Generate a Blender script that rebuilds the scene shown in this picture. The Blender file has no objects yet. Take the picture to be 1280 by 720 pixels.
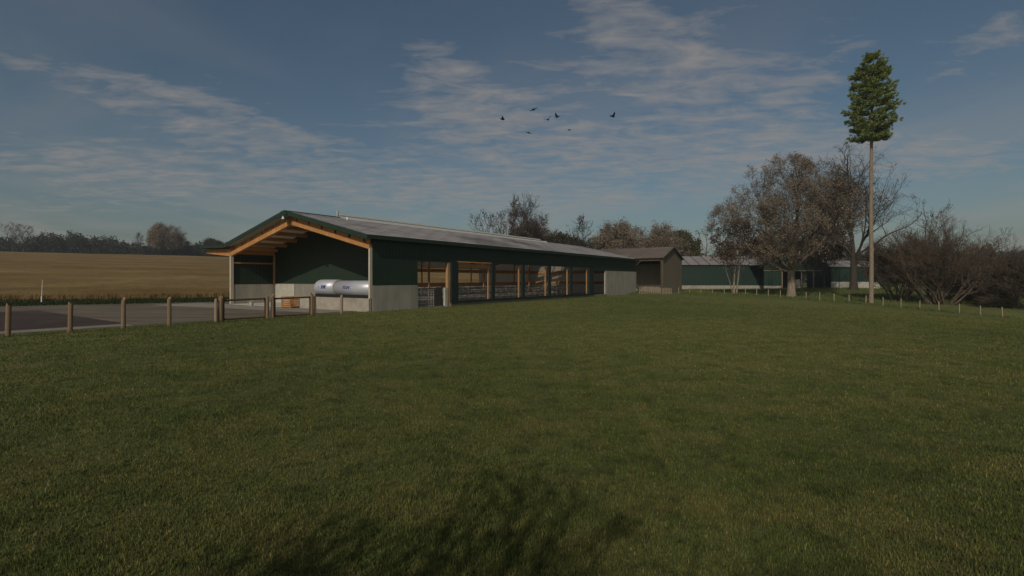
import bpy, math, random
import numpy as np
from mathutils import Vector
C = bpy.context.scene.collection
scn = bpy.context.scene
R = math.radians
# ------------------------------------------------------------------ camera, light, exposure
F, HZ, CH = 630.0, 349.0, 2.1            # focal length in photo pixels, horizon row, eye height
cam = bpy.data.cameras.new('camera'); cam.lens = 36*F/1280; cam.sensor_width = 36
cam.shift_y = -(360-HZ)/1280; cam.clip_start = .1; cam.clip_end = 9000
co = bpy.data.objects.new('camera', cam); C.objects.link(co)
co.location = (0, 0, CH); co.rotation_euler = (R(90), 0, 0); scn.camera = co
SUN_H = Vector((.36, .933)).normalized()  # where the sunlight travels, seen from above
ELEV = R(35)
sl = bpy.data.lights.new('sun', 'SUN'); sl.energy = 2.9; sl.angle = R(.5); sl.color = (1, .90, .76)
so = bpy.data.objects.new('sun', sl); C.objects.link(so)
so.rotation_euler = Vector((SUN_H.x*math.cos(ELEV), SUN_H.y*math.cos(ELEV), -math.sin(ELEV))).to_track_quat('-Z', 'Y').to_euler()
scn.view_settings.view_transform = 'Standard'; scn.view_settings.look = 'None'
scn.view_settings.exposure = -0.42; scn.view_settings.gamma = 1; scn.view_settings.use_curve_mapping = False

def build_world():
    w = bpy.data.worlds.new('World'); scn.world = w; w.use_nodes = True
    nt = w.node_tree; N = nt.nodes; L = nt.links; N.clear()
    def nd(t, **k):
        n = N.new(t)
        for a, v in k.items(): setattr(n, a, v)
        return n
    def M(op, a, b=None, c=None, clamp=False):
        n = nd('ShaderNodeMath', operation=op, use_clamp=clamp)
        for i, v in enumerate((a, b, c)):
            if v is None: continue
            if hasattr(v, 'is_linked'): L.new(v, n.inputs[i])
            else: n.inputs[i].default_value = v
        return n.outputs[0]
    out = nd('ShaderNodeOutputWorld'); bg = nd('ShaderNodeBackground'); bg.inputs[1].default_value = .056
    sky = nd('ShaderNodeTexSky', sky_type='NISHITA', sun_disc=False)
    sky.sun_elevation = ELEV; sky.sun_rotation = math.atan2(-SUN_H.x, -SUN_H.y)
    sky.air_density = 1.0; sky.dust_density = 2.2; sky.ozone_density = 1.6
    hs = nd('ShaderNodeHueSaturation'); hs.inputs['Saturation'].default_value = 1.0; hs.inputs['Value'].default_value = 1.06
    tint = nd('ShaderNodeMixRGB', blend_type='MULTIPLY'); tint.inputs[0].default_value = 1; tint.inputs[2].default_value = (.97, 1.05, .99, 1)
    L.new(sky.outputs[0], hs.inputs['Color']); L.new(hs.outputs[0], tint.inputs[1]); hs = tint
    tc = nd('ShaderNodeTexCoord'); sp = nd('ShaderNodeSeparateXYZ'); L.new(tc.outputs['Generated'], sp.inputs[0])
    X, Y, Z = sp.outputs
    # cloud deck: direction projected to a plane overhead
    zc = M('MAXIMUM', M('ADD', Z, .06), .02)
    px = M('DIVIDE', X, zc); py = M('DIVIDE', Y, zc)
    cb = nd('ShaderNodeCombineXYZ'); L.new(px, cb.inputs[0]); L.new(py, cb.inputs[1])
    def noise(scale, det, rough, dist, sx=1, sy=1, rot=0, off=(0, 0, 0)):
        mp = nd('ShaderNodeMapping'); mp.inputs['Scale'].default_value = (sx, sy, 1); mp.inputs['Rotation'].default_value = (0, 0, rot)
        mp.inputs['Location'].default_value = off
        L.new(cb.outputs[0], mp.inputs[0])
        n = nd('ShaderNodeTexNoise'); n.inputs['Scale'].default_value = scale; n.inputs['Detail'].default_value = det
        n.inputs['Roughness'].default_value = rough; n.inputs['Distortion'].default_value = dist
        L.new(mp.outputs[0], n.inputs['Vector']); return n.outputs['Fac']
    def ramp(v, a, b):
        n = nd('ShaderNodeMapRange', interpolation_type='SMOOTHSTEP'); L.new(v, n.inputs[0])
        n.inputs[1].default_value = a; n.inputs[2].default_value = b; return n.outputs[0]
    big = noise(.75, 4, .55, .6, 1, .7, .35, (3.1, .4, 0))
    puff = noise(4.6, 10, .62, .5, .8, 1.5, .45)
    fine = noise(15, 5, .6, .3, .8, 1.6, .2)
    # where the banks of cloud hang (photo column, row, half width, half height, weight)
    az = M('DIVIDE', X, M('MAXIMUM', Y, .05)); el = M('DIVIDE', Z, M('MAXIMUM', Y, .05))
    tot = None
    for (cx, cy, hw, hh, tilt, wt) in [(190, 118, 110, 22, .22, 1.25), (310, 165, 190, 34, .22, 1.1), (110, 205, 210, 34, .06, 1.15),
            (45, 88, 60, 16, .3, .8), (590, 140, 130, 50, .1, 1.1), (560, 90, 90, 45, .6, .7), (820, 80, 120, 80, .35, 1.1), (980, 110, 120, 60, -.2, 1.0),
            (780, 195, 230, 36, -.04, 1.1), (470, 240, 200, 22, .06, .95), (1235, 45, 80, 30, -.45, 1.1), (1180, 200, 150, 34, -.05, 1.0),
            (60, 262, 160, 14, 0, .7), (720, 248, 300, 22, 0, .8), (1000, 185, 160, 26, 0, .7), (780, 25, 80, 40, .4, .6), (160, 240, 120, 12, 0, .6)]:
        u0 = (cx-640)/F; v0 = (HZ-cy)/F; a = M('SUBTRACT', az, u0); b = M('SUBTRACT', el, v0)
        b2 = M('ADD', b, M('MULTIPLY', a, tilt))
        d = M('ADD', M('POWER', M('ABSOLUTE', M('DIVIDE', a, hw/F)), 2), M('POWER', M('ABSOLUTE', M('DIVIDE', b2, hh/F)), 2))
        g = M('MULTIPLY', M('EXPONENT', M('MULTIPLY', d, -1.0)), wt)
        tot = g if tot is None else M('ADD', tot, g)
    front = ramp(Y, .0, .25)
    cover = M('MINIMUM', M('ADD', M('MULTIPLY', tot, front), M('MULTIPLY', M('SUBTRACT', 1, front), .95)), 1)  # behind the viewer: unseen, nearly full cloud added as fill light
    dens = M('ADD', M('MULTIPLY', puff, .66), M('ADD', M('MULTIPLY', fine, .16), M('MULTIPLY', big, .26)))
    thr = M('SUBTRACT', .638, M('MULTIPLY', cover, .21))
    cl = M('MULTIPLY', M('SUBTRACT', dens, thr), 4.2, clamp=True)
    cl = M('MULTIPLY', cl, .72)
    veil = M('MULTIPLY', ramp(big, .35, .75), M('MULTIPLY', M('EXPONENT', M('MULTIPLY', M('MAXIMUM', Z, 0), -4)), .72))
    cl = M('MAXIMUM', cl, veil)
    cl = M('MULTIPLY', cl, ramp(Z, .0, .05))
    # cloud brightness follows the sky behind plus sunlit white
    mx = nd('ShaderNodeMixRGB'); L.new(cl, mx.inputs[0]); L.new(hs.outputs[0], mx.inputs[1]); mx.inputs[2].default_value = (6.5, 6.0, 5.6, 1)
    L.new(mx.outputs[0], bg.inputs[0]); L.new(bg.outputs[0], out.inputs[0])
build_world()

# ------------------------------------------------------------------ helpers
def tag(o, label=None, cat=None, group=None, kind=None):
    if label: o['label'] = label
    if cat: o['category'] = cat
    if group: o['group'] = group
    if kind: o['kind'] = kind
    return o
def empty(name, loc=(0, 0, 0), rz=0, **k):
    o = bpy.data.objects.new(name, None); C.objects.link(o); o.location = loc; o.rotation_euler = (0, 0, rz); o.empty_display_size = .3
    return tag(o, **k)
def copy_tree(o, parent=None):
    c = o.copy(); C.objects.link(c); c.parent = parent
    for ch in [x for x in bpy.data.objects if x.parent == o]: copy_tree(ch, c)
    return c
def np_mesh(name, V, loops, counts, mat=None, smooth=False, parent=None, mats=None):
    V = np.asarray(V, 'f'); loops = np.asarray(loops, 'i'); counts = np.asarray(counts, 'i')
    me = bpy.data.meshes.new(name)
    me.vertices.add(len(V)); me.vertices.foreach_set('co', V.ravel())
    me.loops.add(len(loops)); me.loops.foreach_set('vertex_index', loops)
    me.polygons.add(len(counts)); st = np.concatenate(([0], np.cumsum(counts)[:-1])).astype('i')
    me.polygons.foreach_set('loop_start', st)
    me.polygons.foreach_set('use_smooth', np.full(len(counts), smooth))
    me.update(calc_edges=True); me.validate()
    o = bpy.data.objects.new(name, me); C.objects.link(o)
    if mat: me.materials.append(mat)
    o.parent = parent
    return o
class MB:
    def __init__(s): s.v = []; s.f = []
    def add(s, V, Fs):
        b = len(s.v); s.v += [tuple(p) for p in V]; s.f += [tuple(b+i for i in f) for f in Fs]; return s
    def box(s, x0, x1, y0, y1, z0, z1):
        V = [(x, y, z) for z in (z0, z1) for y in (y0, y1) for x in (x0, x1)]
        return s.add(V, [(0, 2, 3, 1), (4, 5, 7, 6), (0, 1, 5, 4), (2, 6, 7, 3), (0, 4, 6, 2), (1, 3, 7, 5)])
    def prism(s, poly, h0, h1, axis):
        """polygon extruded along an axis; poly gives the two other coordinates in xyz order"""
        n = len(poly); V = []
        for h in (h0, h1):
            for a, b in poly: V.append({'x': (h, a, b), 'y': (a, h, b), 'z': (a, b, h)}[axis])
        return s.add(V, [tuple(range(n)), tuple(range(2*n-1, n-1, -1))] + [(i, n+i, n+(i+1) % n, (i+1) % n) for i in range(n)])
    def tube(s, pts, rad, n=6, cap=True):
        pts = [Vector(p) for p in pts]
        if not hasattr(rad, '__len__'): rad = [rad]*len(pts)
        b = len(s.v); t = (pts[1]-pts[0]).normalized(); u = t.orthogonal().normalized()
        for i, p in enumerate(pts):
            t = (pts[min(i+1, len(pts)-1)]-pts[max(i-1, 0)]).normalized()
            u = (u-t*u.dot(t)).normalized(); w = t.cross(u)
            for k in range(n):
                a = 2*math.pi*k/n; s.v.append(tuple(p+(u*math.cos(a)+w*math.sin(a))*rad[i]))
        for i in range(len(pts)-1):
            for k in range(n): s.f.append((b+i*n+k, b+i*n+(k+1) % n, b+(i+1)*n+(k+1) % n, b+(i+1)*n+k))
        if cap: s.f.append(tuple(b+k for k in range(n))[::-1]); s.f.append(tuple(b+(len(pts)-1)*n+k for k in range(n)))
        return s
    def build(s, name, mat, parent=None, smooth=False, bevel=0, sm_ang=None):
        me = bpy.data.meshes.new(name); me.from_pydata(s.v, [], s.f); me.update()
        if mat: me.materials.append(mat)
        o = bpy.data.objects.new(name, me); C.objects.link(o); o.parent = parent
        if smooth: me.polygons.foreach_set('use_smooth', [True]*len(me.polygons))
        if bevel:
            m = o.modifiers.new('b', 'BEVEL'); m.width = bevel; m.segments = 2; m.limit_method = 'ANGLE'
        return o

# ------------------------------------------------------------------ materials
def rgb(h): return (h[0], h[1], h[2], 1)
def mat(name, c1, c2=None, scale=3, rough=.85, bump=0, bscale=None, stretch=(1, 1, 1), extra=None, c3=None, spec=.3, metal=0, coords='Object', detail=6, subs=0):
    m = bpy.data.materials.new(name); m.use_nodes = True; nt = m.node_tree; N = nt.nodes; L = nt.links
    b = N['Principled BSDF']; b.inputs['Roughness'].default_value = rough; b.inputs['Specular IOR Level'].default_value = spec
    b.inputs['Metallic'].default_value = metal
    c2 = c2 or tuple(x*.72 for x in c1)
    tc = N.new('ShaderNodeTexCoord'); mp = N.new('ShaderNodeMapping'); mp.inputs['Scale'].default_value = stretch
    L.new(tc.outputs[coords], mp.inputs[0])
    n = N.new('ShaderNodeTexNoise'); n.inputs['Scale'].default_value = scale; n.inputs['Detail'].default_value = detail; n.inputs['Roughness'].default_value = .62
    L.new(mp.outputs[0], n.inputs['Vector'])
    r = N.new('ShaderNodeValToRGB'); r.color_ramp.elements[0].position = .33; r.color_ramp.elements[1].position = .67
    r.color_ramp.elements[0].color = rgb(c1); r.color_ramp.elements[1].color = rgb(c2)
    L.new(n.outputs[0], r.inputs[0]); col = r.outputs[0]
    if c3:
        n3 = N.new('ShaderNodeTexNoise'); n3.inputs['Scale'].default_value = scale*.23; n3.inputs['Detail'].default_value = 5
        L.new(mp.outputs[0], n3.inputs['Vector'])
        mr = N.new('ShaderNodeMapRange'); mr.inputs[1].default_value = .52; mr.inputs[2].default_value = .72; L.new(n3.outputs[0], mr.inputs[0])
        mx = N.new('ShaderNodeMixRGB'); L.new(mr.outputs[0], mx.inputs[0]); L.new(col, mx.inputs[1]); mx.inputs[2].default_value = rgb(c3); col = mx.outputs[0]
    if extra: col = extra(nt, tc, mp, col, b) or col
    L.new(col, b.inputs['Base Color'])
    if bump:
        nb = N.new('ShaderNodeTexNoise'); nb.inputs['Scale'].default_value = bscale or scale*4; nb.inputs['Detail'].default_value = 6
        L.new(mp.outputs[0], nb.inputs['Vector'])
        bp = N.new('ShaderNodeBump'); bp.inputs['Strength'].default_value = bump; bp.inputs['Distance'].default_value = .05
        L.new(nb.outputs[0], bp.inputs['Height']); L.new(bp.outputs[0], b.inputs['Normal'])
    return m
def ribs(axis, period, depth=.25, dark=.72):
    """vertical profile ribs of sheet cladding: a dark joint and bump at each rib"""
    def f(nt, tc, mp, col, b):
        N, L = nt.nodes, nt.links
        sp = N.new('ShaderNodeSeparateXYZ'); L.new(tc.outputs['Object'], sp.inputs[0])
        m1 = N.new('ShaderNodeMath'); m1.operation = 'DIVIDE'; L.new(sp.outputs[axis], m1.inputs[0]); m1.inputs[1].default_value = period
        m2 = N.new('ShaderNodeMath'); m2.operation = 'FRACT'; L.new(m1.outputs[0], m2.inputs[0])
        m3 = N.new('ShaderNodeMath'); m3.operation = 'LESS_THAN'; L.new(m2.outputs[0], m3.inputs[0]); m3.inputs[1].default_value = depth
        mx = N.new('ShaderNodeMixRGB'); mx.blend_type = 'MULTIPLY'; L.new(m3.outputs[0], mx.inputs[0]); L.new(col, mx.inputs[1]); mx.inputs[2].default_value = (dark, dark, dark, 1)
        return mx.outputs[0]
    return f
def sheets(w, h, dark=.6, mort=.05):
    """overlapping roof sheets: thin dark laps and a slightly different tone for each sheet"""
    def f(nt, tc, mp, col, b):
        N, L = nt.nodes, nt.links
        br = N.new('ShaderNodeTexBrick'); br.inputs['Scale'].default_value = 1; br.inputs['Brick Width'].default_value = w; br.inputs['Row Height'].default_value = h
        br.inputs['Mortar Size'].default_value = mort; br.inputs['Mortar Smooth'].default_value = .3
        br.inputs['Color1'].default_value = (1, 1, 1, 1); br.inputs['Color2'].default_value = (.78, .78, .8, 1); br.inputs['Mortar'].default_value = (dark,)*3+(1,)
        L.new(tc.outputs['Object'], br.inputs['Vector'])
        mx = N.new('ShaderNodeMixRGB'); mx.blend_type = 'MULTIPLY'; mx.inputs[0].default_value = 1; L.new(col, mx.inputs[1]); L.new(br.outputs[0], mx.inputs[2])
        return mx.outputs[0]
    return f
def meadow_colour(nt, c_a=(.108, .132, .042), c_b=(.176, .172, .068), c_c=(.070, .100, .032), straw=(.26, .20, .100)):
    """patchy pasture colour from world position, shared by the ground sheet and the blades"""
    N, L = nt.nodes, nt.links
    g = N.new('ShaderNodeNewGeometry')
    def noise(s, d, r, off=0):
        mp = N.new('ShaderNodeMapping'); mp.inputs['Location'].default_value = (off, off*.7, 0); mp.inputs['Scale'].default_value = (1, 1, .15); L.new(g.outputs['Position'], mp.inputs[0])
        n = N.new('ShaderNodeTexNoise'); n.inputs['Scale'].default_value = s; n.inputs['Detail'].default_value = d; n.inputs['Roughness'].default_value = r
        L.new(mp.outputs[0], n.inputs['Vector']); return n.outputs[0]
    def mr(v, a, b):
        n = N.new('ShaderNodeMapRange'); L.new(v, n.inputs[0]); n.inputs[1].default_value = a; n.inputs[2].default_value = b; return n.outputs[0]
    def mix(f, a, b):
        n = N.new('ShaderNodeMixRGB')
        if isinstance(f, float): n.inputs[0].default_value = f
        else: L.new(f, n.inputs[0])
        for i, v in ((1, a), (2, b)):
            if isinstance(v, tuple): n.inputs[i].default_value = rgb(v)
            else: L.new(v, n.inputs[i])
        return n.outputs[0]
    c = mix(mr(noise(1.1, 8, .68), .38, .64), c_a, c_b)
    c = mix(mr(noise(.055, 4, .6, 13), .40, .62), c, mix(.6, c, c_c))
    c = mix(mr(noise(3.6, 6, .7, 5), .58, .78), c, straw)
    c = mix(mr(noise(2.2, 6, .75, 31), .50, .66), c, mix(.8, c, (.050, .062, .024)))
    c = mix(mr(noise(9.0, 5, .7, 51), .53, .66), c, mix(.7, c, (.045, .055, .022)))
    c = mix(mr(noise(.75, 7, .75, 71), .49, .62), c, mix(.42, c, (.20, .17, .070)))
    return c, g, noise, mr
def ground_mat():
    m = bpy.data.materials.new('pasture_turf'); m.use_nodes = True; nt = m.node_tree; b = nt.nodes['Principled BSDF']
    c, g, noise, mr = meadow_colour(nt); L = nt.links
    b.inputs['Roughness'].default_value = 1; b.inputs['Specular IOR Level'].default_value = .05
    L.new(c, b.inputs['Base Color'])
    bp = nt.nodes.new('ShaderNodeBump'); bp.inputs['Strength'].default_value = .9; bp.inputs['Distance'].default_value = .06
    L.new(noise(26, 6, .75, 3), bp.inputs['Height']); L.new(bp.outputs[0], b.inputs['Normal'])
    return m
def blade_mat(name, gain=(1.25, 1.25, 1.1), patch=True, cols=None):
    m = bpy.data.materials.new(name); m.use_nodes = True; nt = m.node_tree; N, L = nt.nodes, nt.links; b = N['Principled BSDF']
    if patch: c = meadow_colour(nt)[0]
    at = N.new('ShaderNodeVertexColor'); at.layer_name = 'tint'
    mx = N.new('ShaderNodeMixRGB'); mx.blend_type = 'MULTIPLY'; mx.inputs[0].default_value = 1
    if patch: L.new(c, mx.inputs[1])
    else: mx.inputs[1].default_value = rgb(cols)
    L.new(at.outputs[0], mx.inputs[2])
    b.inputs['Roughness'].default_value = .8; b.inputs['Specular IOR Level'].default_value = .1
    L.new(mx.outputs[0], b.inputs['Base Color'])
    tr = N.new('ShaderNodeBsdfTranslucent'); L.new(mx.outputs[0], tr.inputs[0]); ms = N.new('ShaderNodeMixShader'); ms.inputs[0].default_value = .35
    L.new(b.outputs[0], ms.inputs[1]); L.new(tr.outputs[0], ms.inputs[2]); L.new(ms.outputs[0], N['Material Output'].inputs[0])
    return m
def leaf_mat(name, c1, c2, scale=1.2, tr=.3):
    m = bpy.data.materials.new(name); m.use_nodes = True; nt = m.node_tree; N, L = nt.nodes, nt.links; b = N['Principled BSDF']
    g = N.new('ShaderNodeNewGeometry'); r = N.new('ShaderNodeValToRGB'); r.color_ramp.elements[0].color = rgb(c1); r.color_ramp.elements[1].color = rgb(c2)
    L.new(g.outputs['Random Per Island'], r.inputs[0]); L.new(r.outputs[0], b.inputs['Base Color']); b.inputs['Roughness'].default_value = .8; b.inputs['Specular IOR Level'].default_value = .15
    t = N.new('ShaderNodeBsdfTranslucent'); L.new(r.outputs[0], t.inputs[0]); ms = N.new('ShaderNodeMixShader'); ms.inputs[0].default_value = tr
    L.new(b.outputs[0], ms.inputs[1]); L.new(t.outputs[0], ms.inputs[2]); L.new(ms.outputs[0], N['Material Output'].inputs[0])
    return m

def slab_joints(nt, tc, mp, col, b):
    N, L = nt.nodes, nt.links
    br = N.new('ShaderNodeTexBrick'); br.offset = 0; br.inputs['Scale'].default_value = 1; br.inputs['Brick Width'].default_value = 5; br.inputs['Row Height'].default_value = 5
    br.inputs['Mortar Size'].default_value = .04; br.inputs['Color1'].default_value = (1, 1, 1, 1); br.inputs['Color2'].default_value = (.86, .86, .85, 1); br.inputs['Mortar'].default_value = (.5, .5, .5, 1)
    m = N.new('ShaderNodeMapping'); m.inputs['Rotation'].default_value = (0, 0, -.970); L.new(tc.outputs['Object'], m.inputs[0]); L.new(m.outputs[0], br.inputs['Vector'])
    mx = N.new('ShaderNodeMixRGB'); mx.blend_type = 'MULTIPLY'; mx.inputs[0].default_value = 1; L.new(col, mx.inputs[1]); L.new(br.outputs[0], mx.inputs[2])
    # old wheel tracks across the slabs
    wv = N.new('ShaderNodeTexNoise'); m2 = N.new('ShaderNodeMapping'); m2.inputs['Rotation'].default_value = (0, 0, .62); m2.inputs['Scale'].default_value = (.05, 1.6, 1); L.new(tc.outputs['Object'], m2.inputs[0]); L.new(m2.outputs[0], wv.inputs['Vector'])
    wv.inputs['Scale'].default_value = 1; wv.inputs['Detail'].default_value = 4
    mr = N.new('ShaderNodeMapRange'); mr.inputs[1].default_value = .52; mr.inputs[2].default_value = .66; mr.inputs[4].default_value = .65; L.new(wv.outputs[0], mr.inputs[0])
    m3 = N.new('ShaderNodeMixRGB'); L.new(mr.outputs[0], m3.inputs[0]); L.new(mx.outputs[0], m3.inputs[1]); m3.inputs[2].default_value = (.075, .060, .046, 1)
    return m3.outputs[0]
MAT = dict(
    green=mat('green_sheet', (.019, .040, .024), (.015, .031, .020), .8, .55, extra=ribs(0, .30, .22, .6), spec=.35),
    green_y=mat('green_sheet_gable', (.021, .040, .025), (.016, .031, .020), .8, .55, extra=ribs(1, .30, .22, .6), spec=.35),
    green_far=mat('green_sheet_far', (.016, .040, .029), (.012, .030, .023), .5, .55, extra=ribs(0, .9, .2, .7), spec=.35),
    green_trim=mat('green_trim', (.018, .040, .025), (.014, .030, .020), 2, .5, spec=.35),
    frame=mat('dark_green_frame', (.016, .028, .024), (.012, .020, .018), 2, .5),
    concrete=mat('precast_concrete', (.36, .335, .285), (.28, .262, .225), 1.6, .9, .3, 18, stretch=(1, 1, .35), c3=(.22, .205, .17), extra=ribs(0, 1.2, .02, .6)),
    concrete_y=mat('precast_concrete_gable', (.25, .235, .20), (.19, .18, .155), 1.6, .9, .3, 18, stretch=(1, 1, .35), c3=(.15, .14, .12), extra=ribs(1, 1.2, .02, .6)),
    lowwall=mat('pale_block_wall', (.38, .345, .285), (.29, .26, .21), 2.2, .9, .3, 14, c3=(.22, .20, .15)),
    palecon=mat('pale_concrete', (.46, .44, .38), (.36, .34, .29), 2, .9, .2),
    yard=mat('yard_paving', (.180, .148, .108), (.115, .092, .068), 1.4, .95, .6, 14, c3=(.085, .070, .052), stretch=(.35, 1, 1), detail=9, extra=slab_joints),
    apron=mat('concrete_apron', (.27, .25, .215), (.20, .18, .155), .8, .9, .3, 12, c3=(.14, .12, .10)),
    dark_paving=mat('dark_paving', (.054, .035, .027), (.034, .022, .017), .8, .85, .4, 10, c3=(.078, .05, .04)),
    kerb=mat('kerb_concrete', (.23, .205, .165), (.16, .14, .11), 1.2, .9, .3),
    roof=mat('roof_sheet', (.37, .345, .335), (.29, .268, .262), .6, .8, extra=sheets(2.1, .82, .42, mort=.11), spec=.2, c3=(.16, .145, .14)),
    roof_under=mat('roof_lining', (.80, .74, .63), (.72, .66, .56), .7, .9, extra=ribs(0, 1.05, .04, .7)),
    wood=mat('larch_glulam', (.48, .235, .085), (.37, .165, .055), 2.2, .7, stretch=(.3, 3, 3), c3=(.56, .30, .12)),
    wood_v=mat('larch_post', (.47, .27, .13), (.36, .20, .09), 2.2, .7, stretch=(4, 4, .3)),
    steel=mat('galvanised_steel', (.50, .48, .44), (.38, .37, .34), 3, .5, metal=.35, spec=.5),
    column=mat('painted_column', (.52, .47, .38), (.42, .38, .31), 3, .7),
    white=mat('white_glazing_bar', (.84, .83, .80), (.76, .75, .72), 2, .5),
    old_wood=mat('weathered_boards', (.235, .192, .138), (.165, .135, .098), 1.4, .9, stretch=(3, 3, .25), extra=ribs(0, .28, .1, .45), c3=(.18, .145, .10)),
    old_wood_y=mat('weathered_boards_gable', (.24, .195, .155), (.185, .15, .12), 1.4, .9, stretch=(3, 3, .25), extra=ribs(1, .28, .1, .45), c3=(.19, .15, .105)),
    old_roof=mat('brown_roof_sheet', (.165, .130, .110), (.115, .092, .080), .5, .85, extra=sheets(1.1, 2.2, .6), c3=(.10, .08, .07)),
    far_roof=mat('far_roof_sheet', (.24, .222, .218), (.18, .168, .164), .3, .7, extra=ribs(0, 2.6, .22, .55)),
    post=mat('round_fence_post', (.27, .185, .115), (.165, .108, .066), 6, .85, .5, 22, stretch=(3, 3, .4), c3=(.33, .24, .16)),
    post_pale=mat('pale_fence_post', (.34, .265, .18), (.24, .18, .12), 6, .85, .4, 22, stretch=(3, 3, .4)),
    rail=mat('dark_rail', (.11, .075, .048), (.065, .044, .03), 4, .85, .4, 18),
    crate=mat('orange_pallet_wood', (.48, .24, .085), (.34, .16, .055), 3, .8, stretch=(1, .4, 3)),
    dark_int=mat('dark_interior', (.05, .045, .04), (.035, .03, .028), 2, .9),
    tank=mat('stainless_tank', (.50, .51, .55), (.43, .44, .49), 1, .42, metal=.25, spec=.5),
    blue=mat('blue_lettering', (.03, .045, .26), (.025, .04, .20), 5, .6),
    black=mat('underside_shade_black', (.02, .02, .018), (.012, .012, .012), 4, .8),  # black that paints the shade below the tank
    curtain=mat('grey_windbreak_net', (.62, .57, .50), (.54, .49, .43), .8, .95),
    bark=mat('grey_brown_bark', (.25, .205, .155), (.16, .130, .098), 3.5, .95, .8, 9, stretch=(2.5, 2.5, .5), c3=(.36, .30, .23)),
    bark_dark=mat('dark_bark', (.068, .052, .038), (.040, .031, .024), 3.5, .95, .7, 9, stretch=(2.5, 2.5, .5)),
    bark_pine=mat('pine_bark', (.27, .215, .160), (.185, .145, .108), 3, .95, .8, 10, stretch=(3, 3, .6), c3=(.25, .18, .12)),
    bush_bark=mat('shrub_bark', (.110, .080, .054), (.056, .041, .029), 3.5, .95, .5, 9, stretch=(2, 2, .6), c3=(.13, .105, .065)),
    twig=mat('twig_bark', (.105, .080, .060), (.066, .050, .040), 2, .95),
    bird=mat('black_plumage', (.010, .010, .011), (.006, .006, .007), 20, .7),
    field_soil=mat('soil', (.09, .065, .04)),
)
def glass_panel():
    m = bpy.data.materials.new('translucent_ridge_sheet'); m.use_nodes = True; nt = m.node_tree; N, L = nt.nodes, nt.links; b = N['Principled BSDF']
    b.inputs['Base Color'].default_value = (.45, .45, .44, 1); b.inputs['Roughness'].default_value = .4
    t = N.new('ShaderNodeBsdfTranslucent'); t.inputs[0].default_value = (.95, .95, .9, 1); ms = N.new('ShaderNodeMixShader'); ms.inputs[0].default_value = .85
    L.new(b.outputs[0], ms.inputs[1]); L.new(t.outputs[0], ms.inputs[2])
    tp = N.new('ShaderNodeBsdfTransparent'); tp.inputs[0].default_value = (.95, .95, .93, 1); m2 = N.new('ShaderNodeMixShader'); m2.inputs[0].default_value = .88
    L.new(ms.outputs[0], m2.inputs[1]); L.new(tp.outputs[0], m2.inputs[2]); L.new(m2.outputs[0], N['Material Output'].inputs[0]); return m
MAT['skylight'] = glass_panel()
def net(m):
    nt = m.node_tree; N, L = nt.nodes, nt.links; b = N['Principled BSDF']; t = N.new('ShaderNodeBsdfTranslucent'); t.inputs[0].default_value = (.75, .70, .62, 1)
    ms = N.new('ShaderNodeMixShader'); ms.inputs[0].default_value = .6; L.new(b.outputs[0], ms.inputs[1]); L.new(t.outputs[0], ms.inputs[2]); L.new(ms.outputs[0], N['Material Output'].inputs[0])
net(MAT['curtain'])

# ------------------------------------------------------------------ terrain
O0 = np.array([-9.02, 32.3]); A_ = np.array([.565, .825]); B_ = np.array([-.825, .565]); BR = math.atan2(.825, .565)
def uv2w(u, v): return O0[0]+A_[0]*u+B_[0]*v, O0[1]+A_[1]*u+B_[1]*v
def w2uv(x, y): return (x-O0[0])*A_[0]+(y-O0[1])*A_[1], (x-O0[0])*B_[0]+(y-O0[1])*B_[1]
def P(px, Y): return (px-640)/F*Y
def ZY(py, Y): return CH-(py-HZ)*Y/F
CP = [(0, 0, 0), (-10, -10, 0), (10, -10, 0), (0, -60, 0), (-70, -50, 0), (70, -50, -1.2), (9, 9, 0), (-10, 10, 0), (0, 30, 0), (14, 42, -.12), (22, 22, -.25), (40, 30, -1.1),
      (-9, 32, 0), (17.5, 71, 0), (30, 55, -.55), (57.3, 57.3, -2.36), (45.2, 68.7, -1.14), (35.3, 83.5, -.45), (28.5, 88, -.5), (40, 95, -.35), (51.3, 72, -1.3), (47, 85, -.87), (68, 100, .04),
      (42, 125, -.3), (64, 125, -.3), (95, 125, -.2), (60.8, 72, -1.56), (66, 65, -1.95), (85, 60, -3), (110, 90, -2), (150, 150, 0), (220, 60, -4), (60, 260, 1), (250, 300, 0),
      (-40, 42, 0), (-26, 48, 0), (-60, 60, .8), (-120, 120, 5.6), (-70, 130, 5.0), (-10, 130, 2.6), (-264, 262, 15.6), (-144, 262, 12.9), (-41, 262, 7.8), (20, 262, 4.8),
      (-450, 250, 17), (-300, 330, 14), (-120, 340, 10), (0, 340, 5), (-100, 20, .6), (-300, 0, 4)]
for k in range(16): CP.append((1500*math.cos(k*math.pi/8), 1500*math.sin(k*math.pi/8), 0))
CP = np.array(CP, float)
def _phi(d2): return np.sqrt(d2+64.)
_K = _phi(((CP[:, None, :2]-CP[None, :, :2])**2).sum(-1)); _W = np.linalg.solve(_K, CP[:, 2])
def sstep(a, b, x):
    t = np.clip((x-a)/(b-a), 0, 1); return t*t*(3-2*t)
def terrain(x, y):
    x = np.asarray(x, float); y = np.asarray(y, float); sh = x.shape; x = x.ravel(); y = y.ravel(); z = np.zeros(len(x))
    for i in range(len(CP)): z += _W[i]*_phi((x-CP[i, 0])**2+(y-CP[i, 1])**2)
    u, v = w2uv(x, y)
    du = np.maximum(np.maximum(-48-u, u-49), 0); dv = np.maximum(np.maximum(-.8-v, v-33-.0*u), 0)
    m = 1-sstep(0, 9, np.hypot(du, dv)); z = z*(1-m)
    z += .05*np.sin(x*.21+1)*np.sin(y*.17)*(1-m)*sstep(6, 25, np.hypot(x, y))
    return z.reshape(sh)
def tz(x, y): return float(terrain(np.array([x]), np.array([y]))[0])
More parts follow.
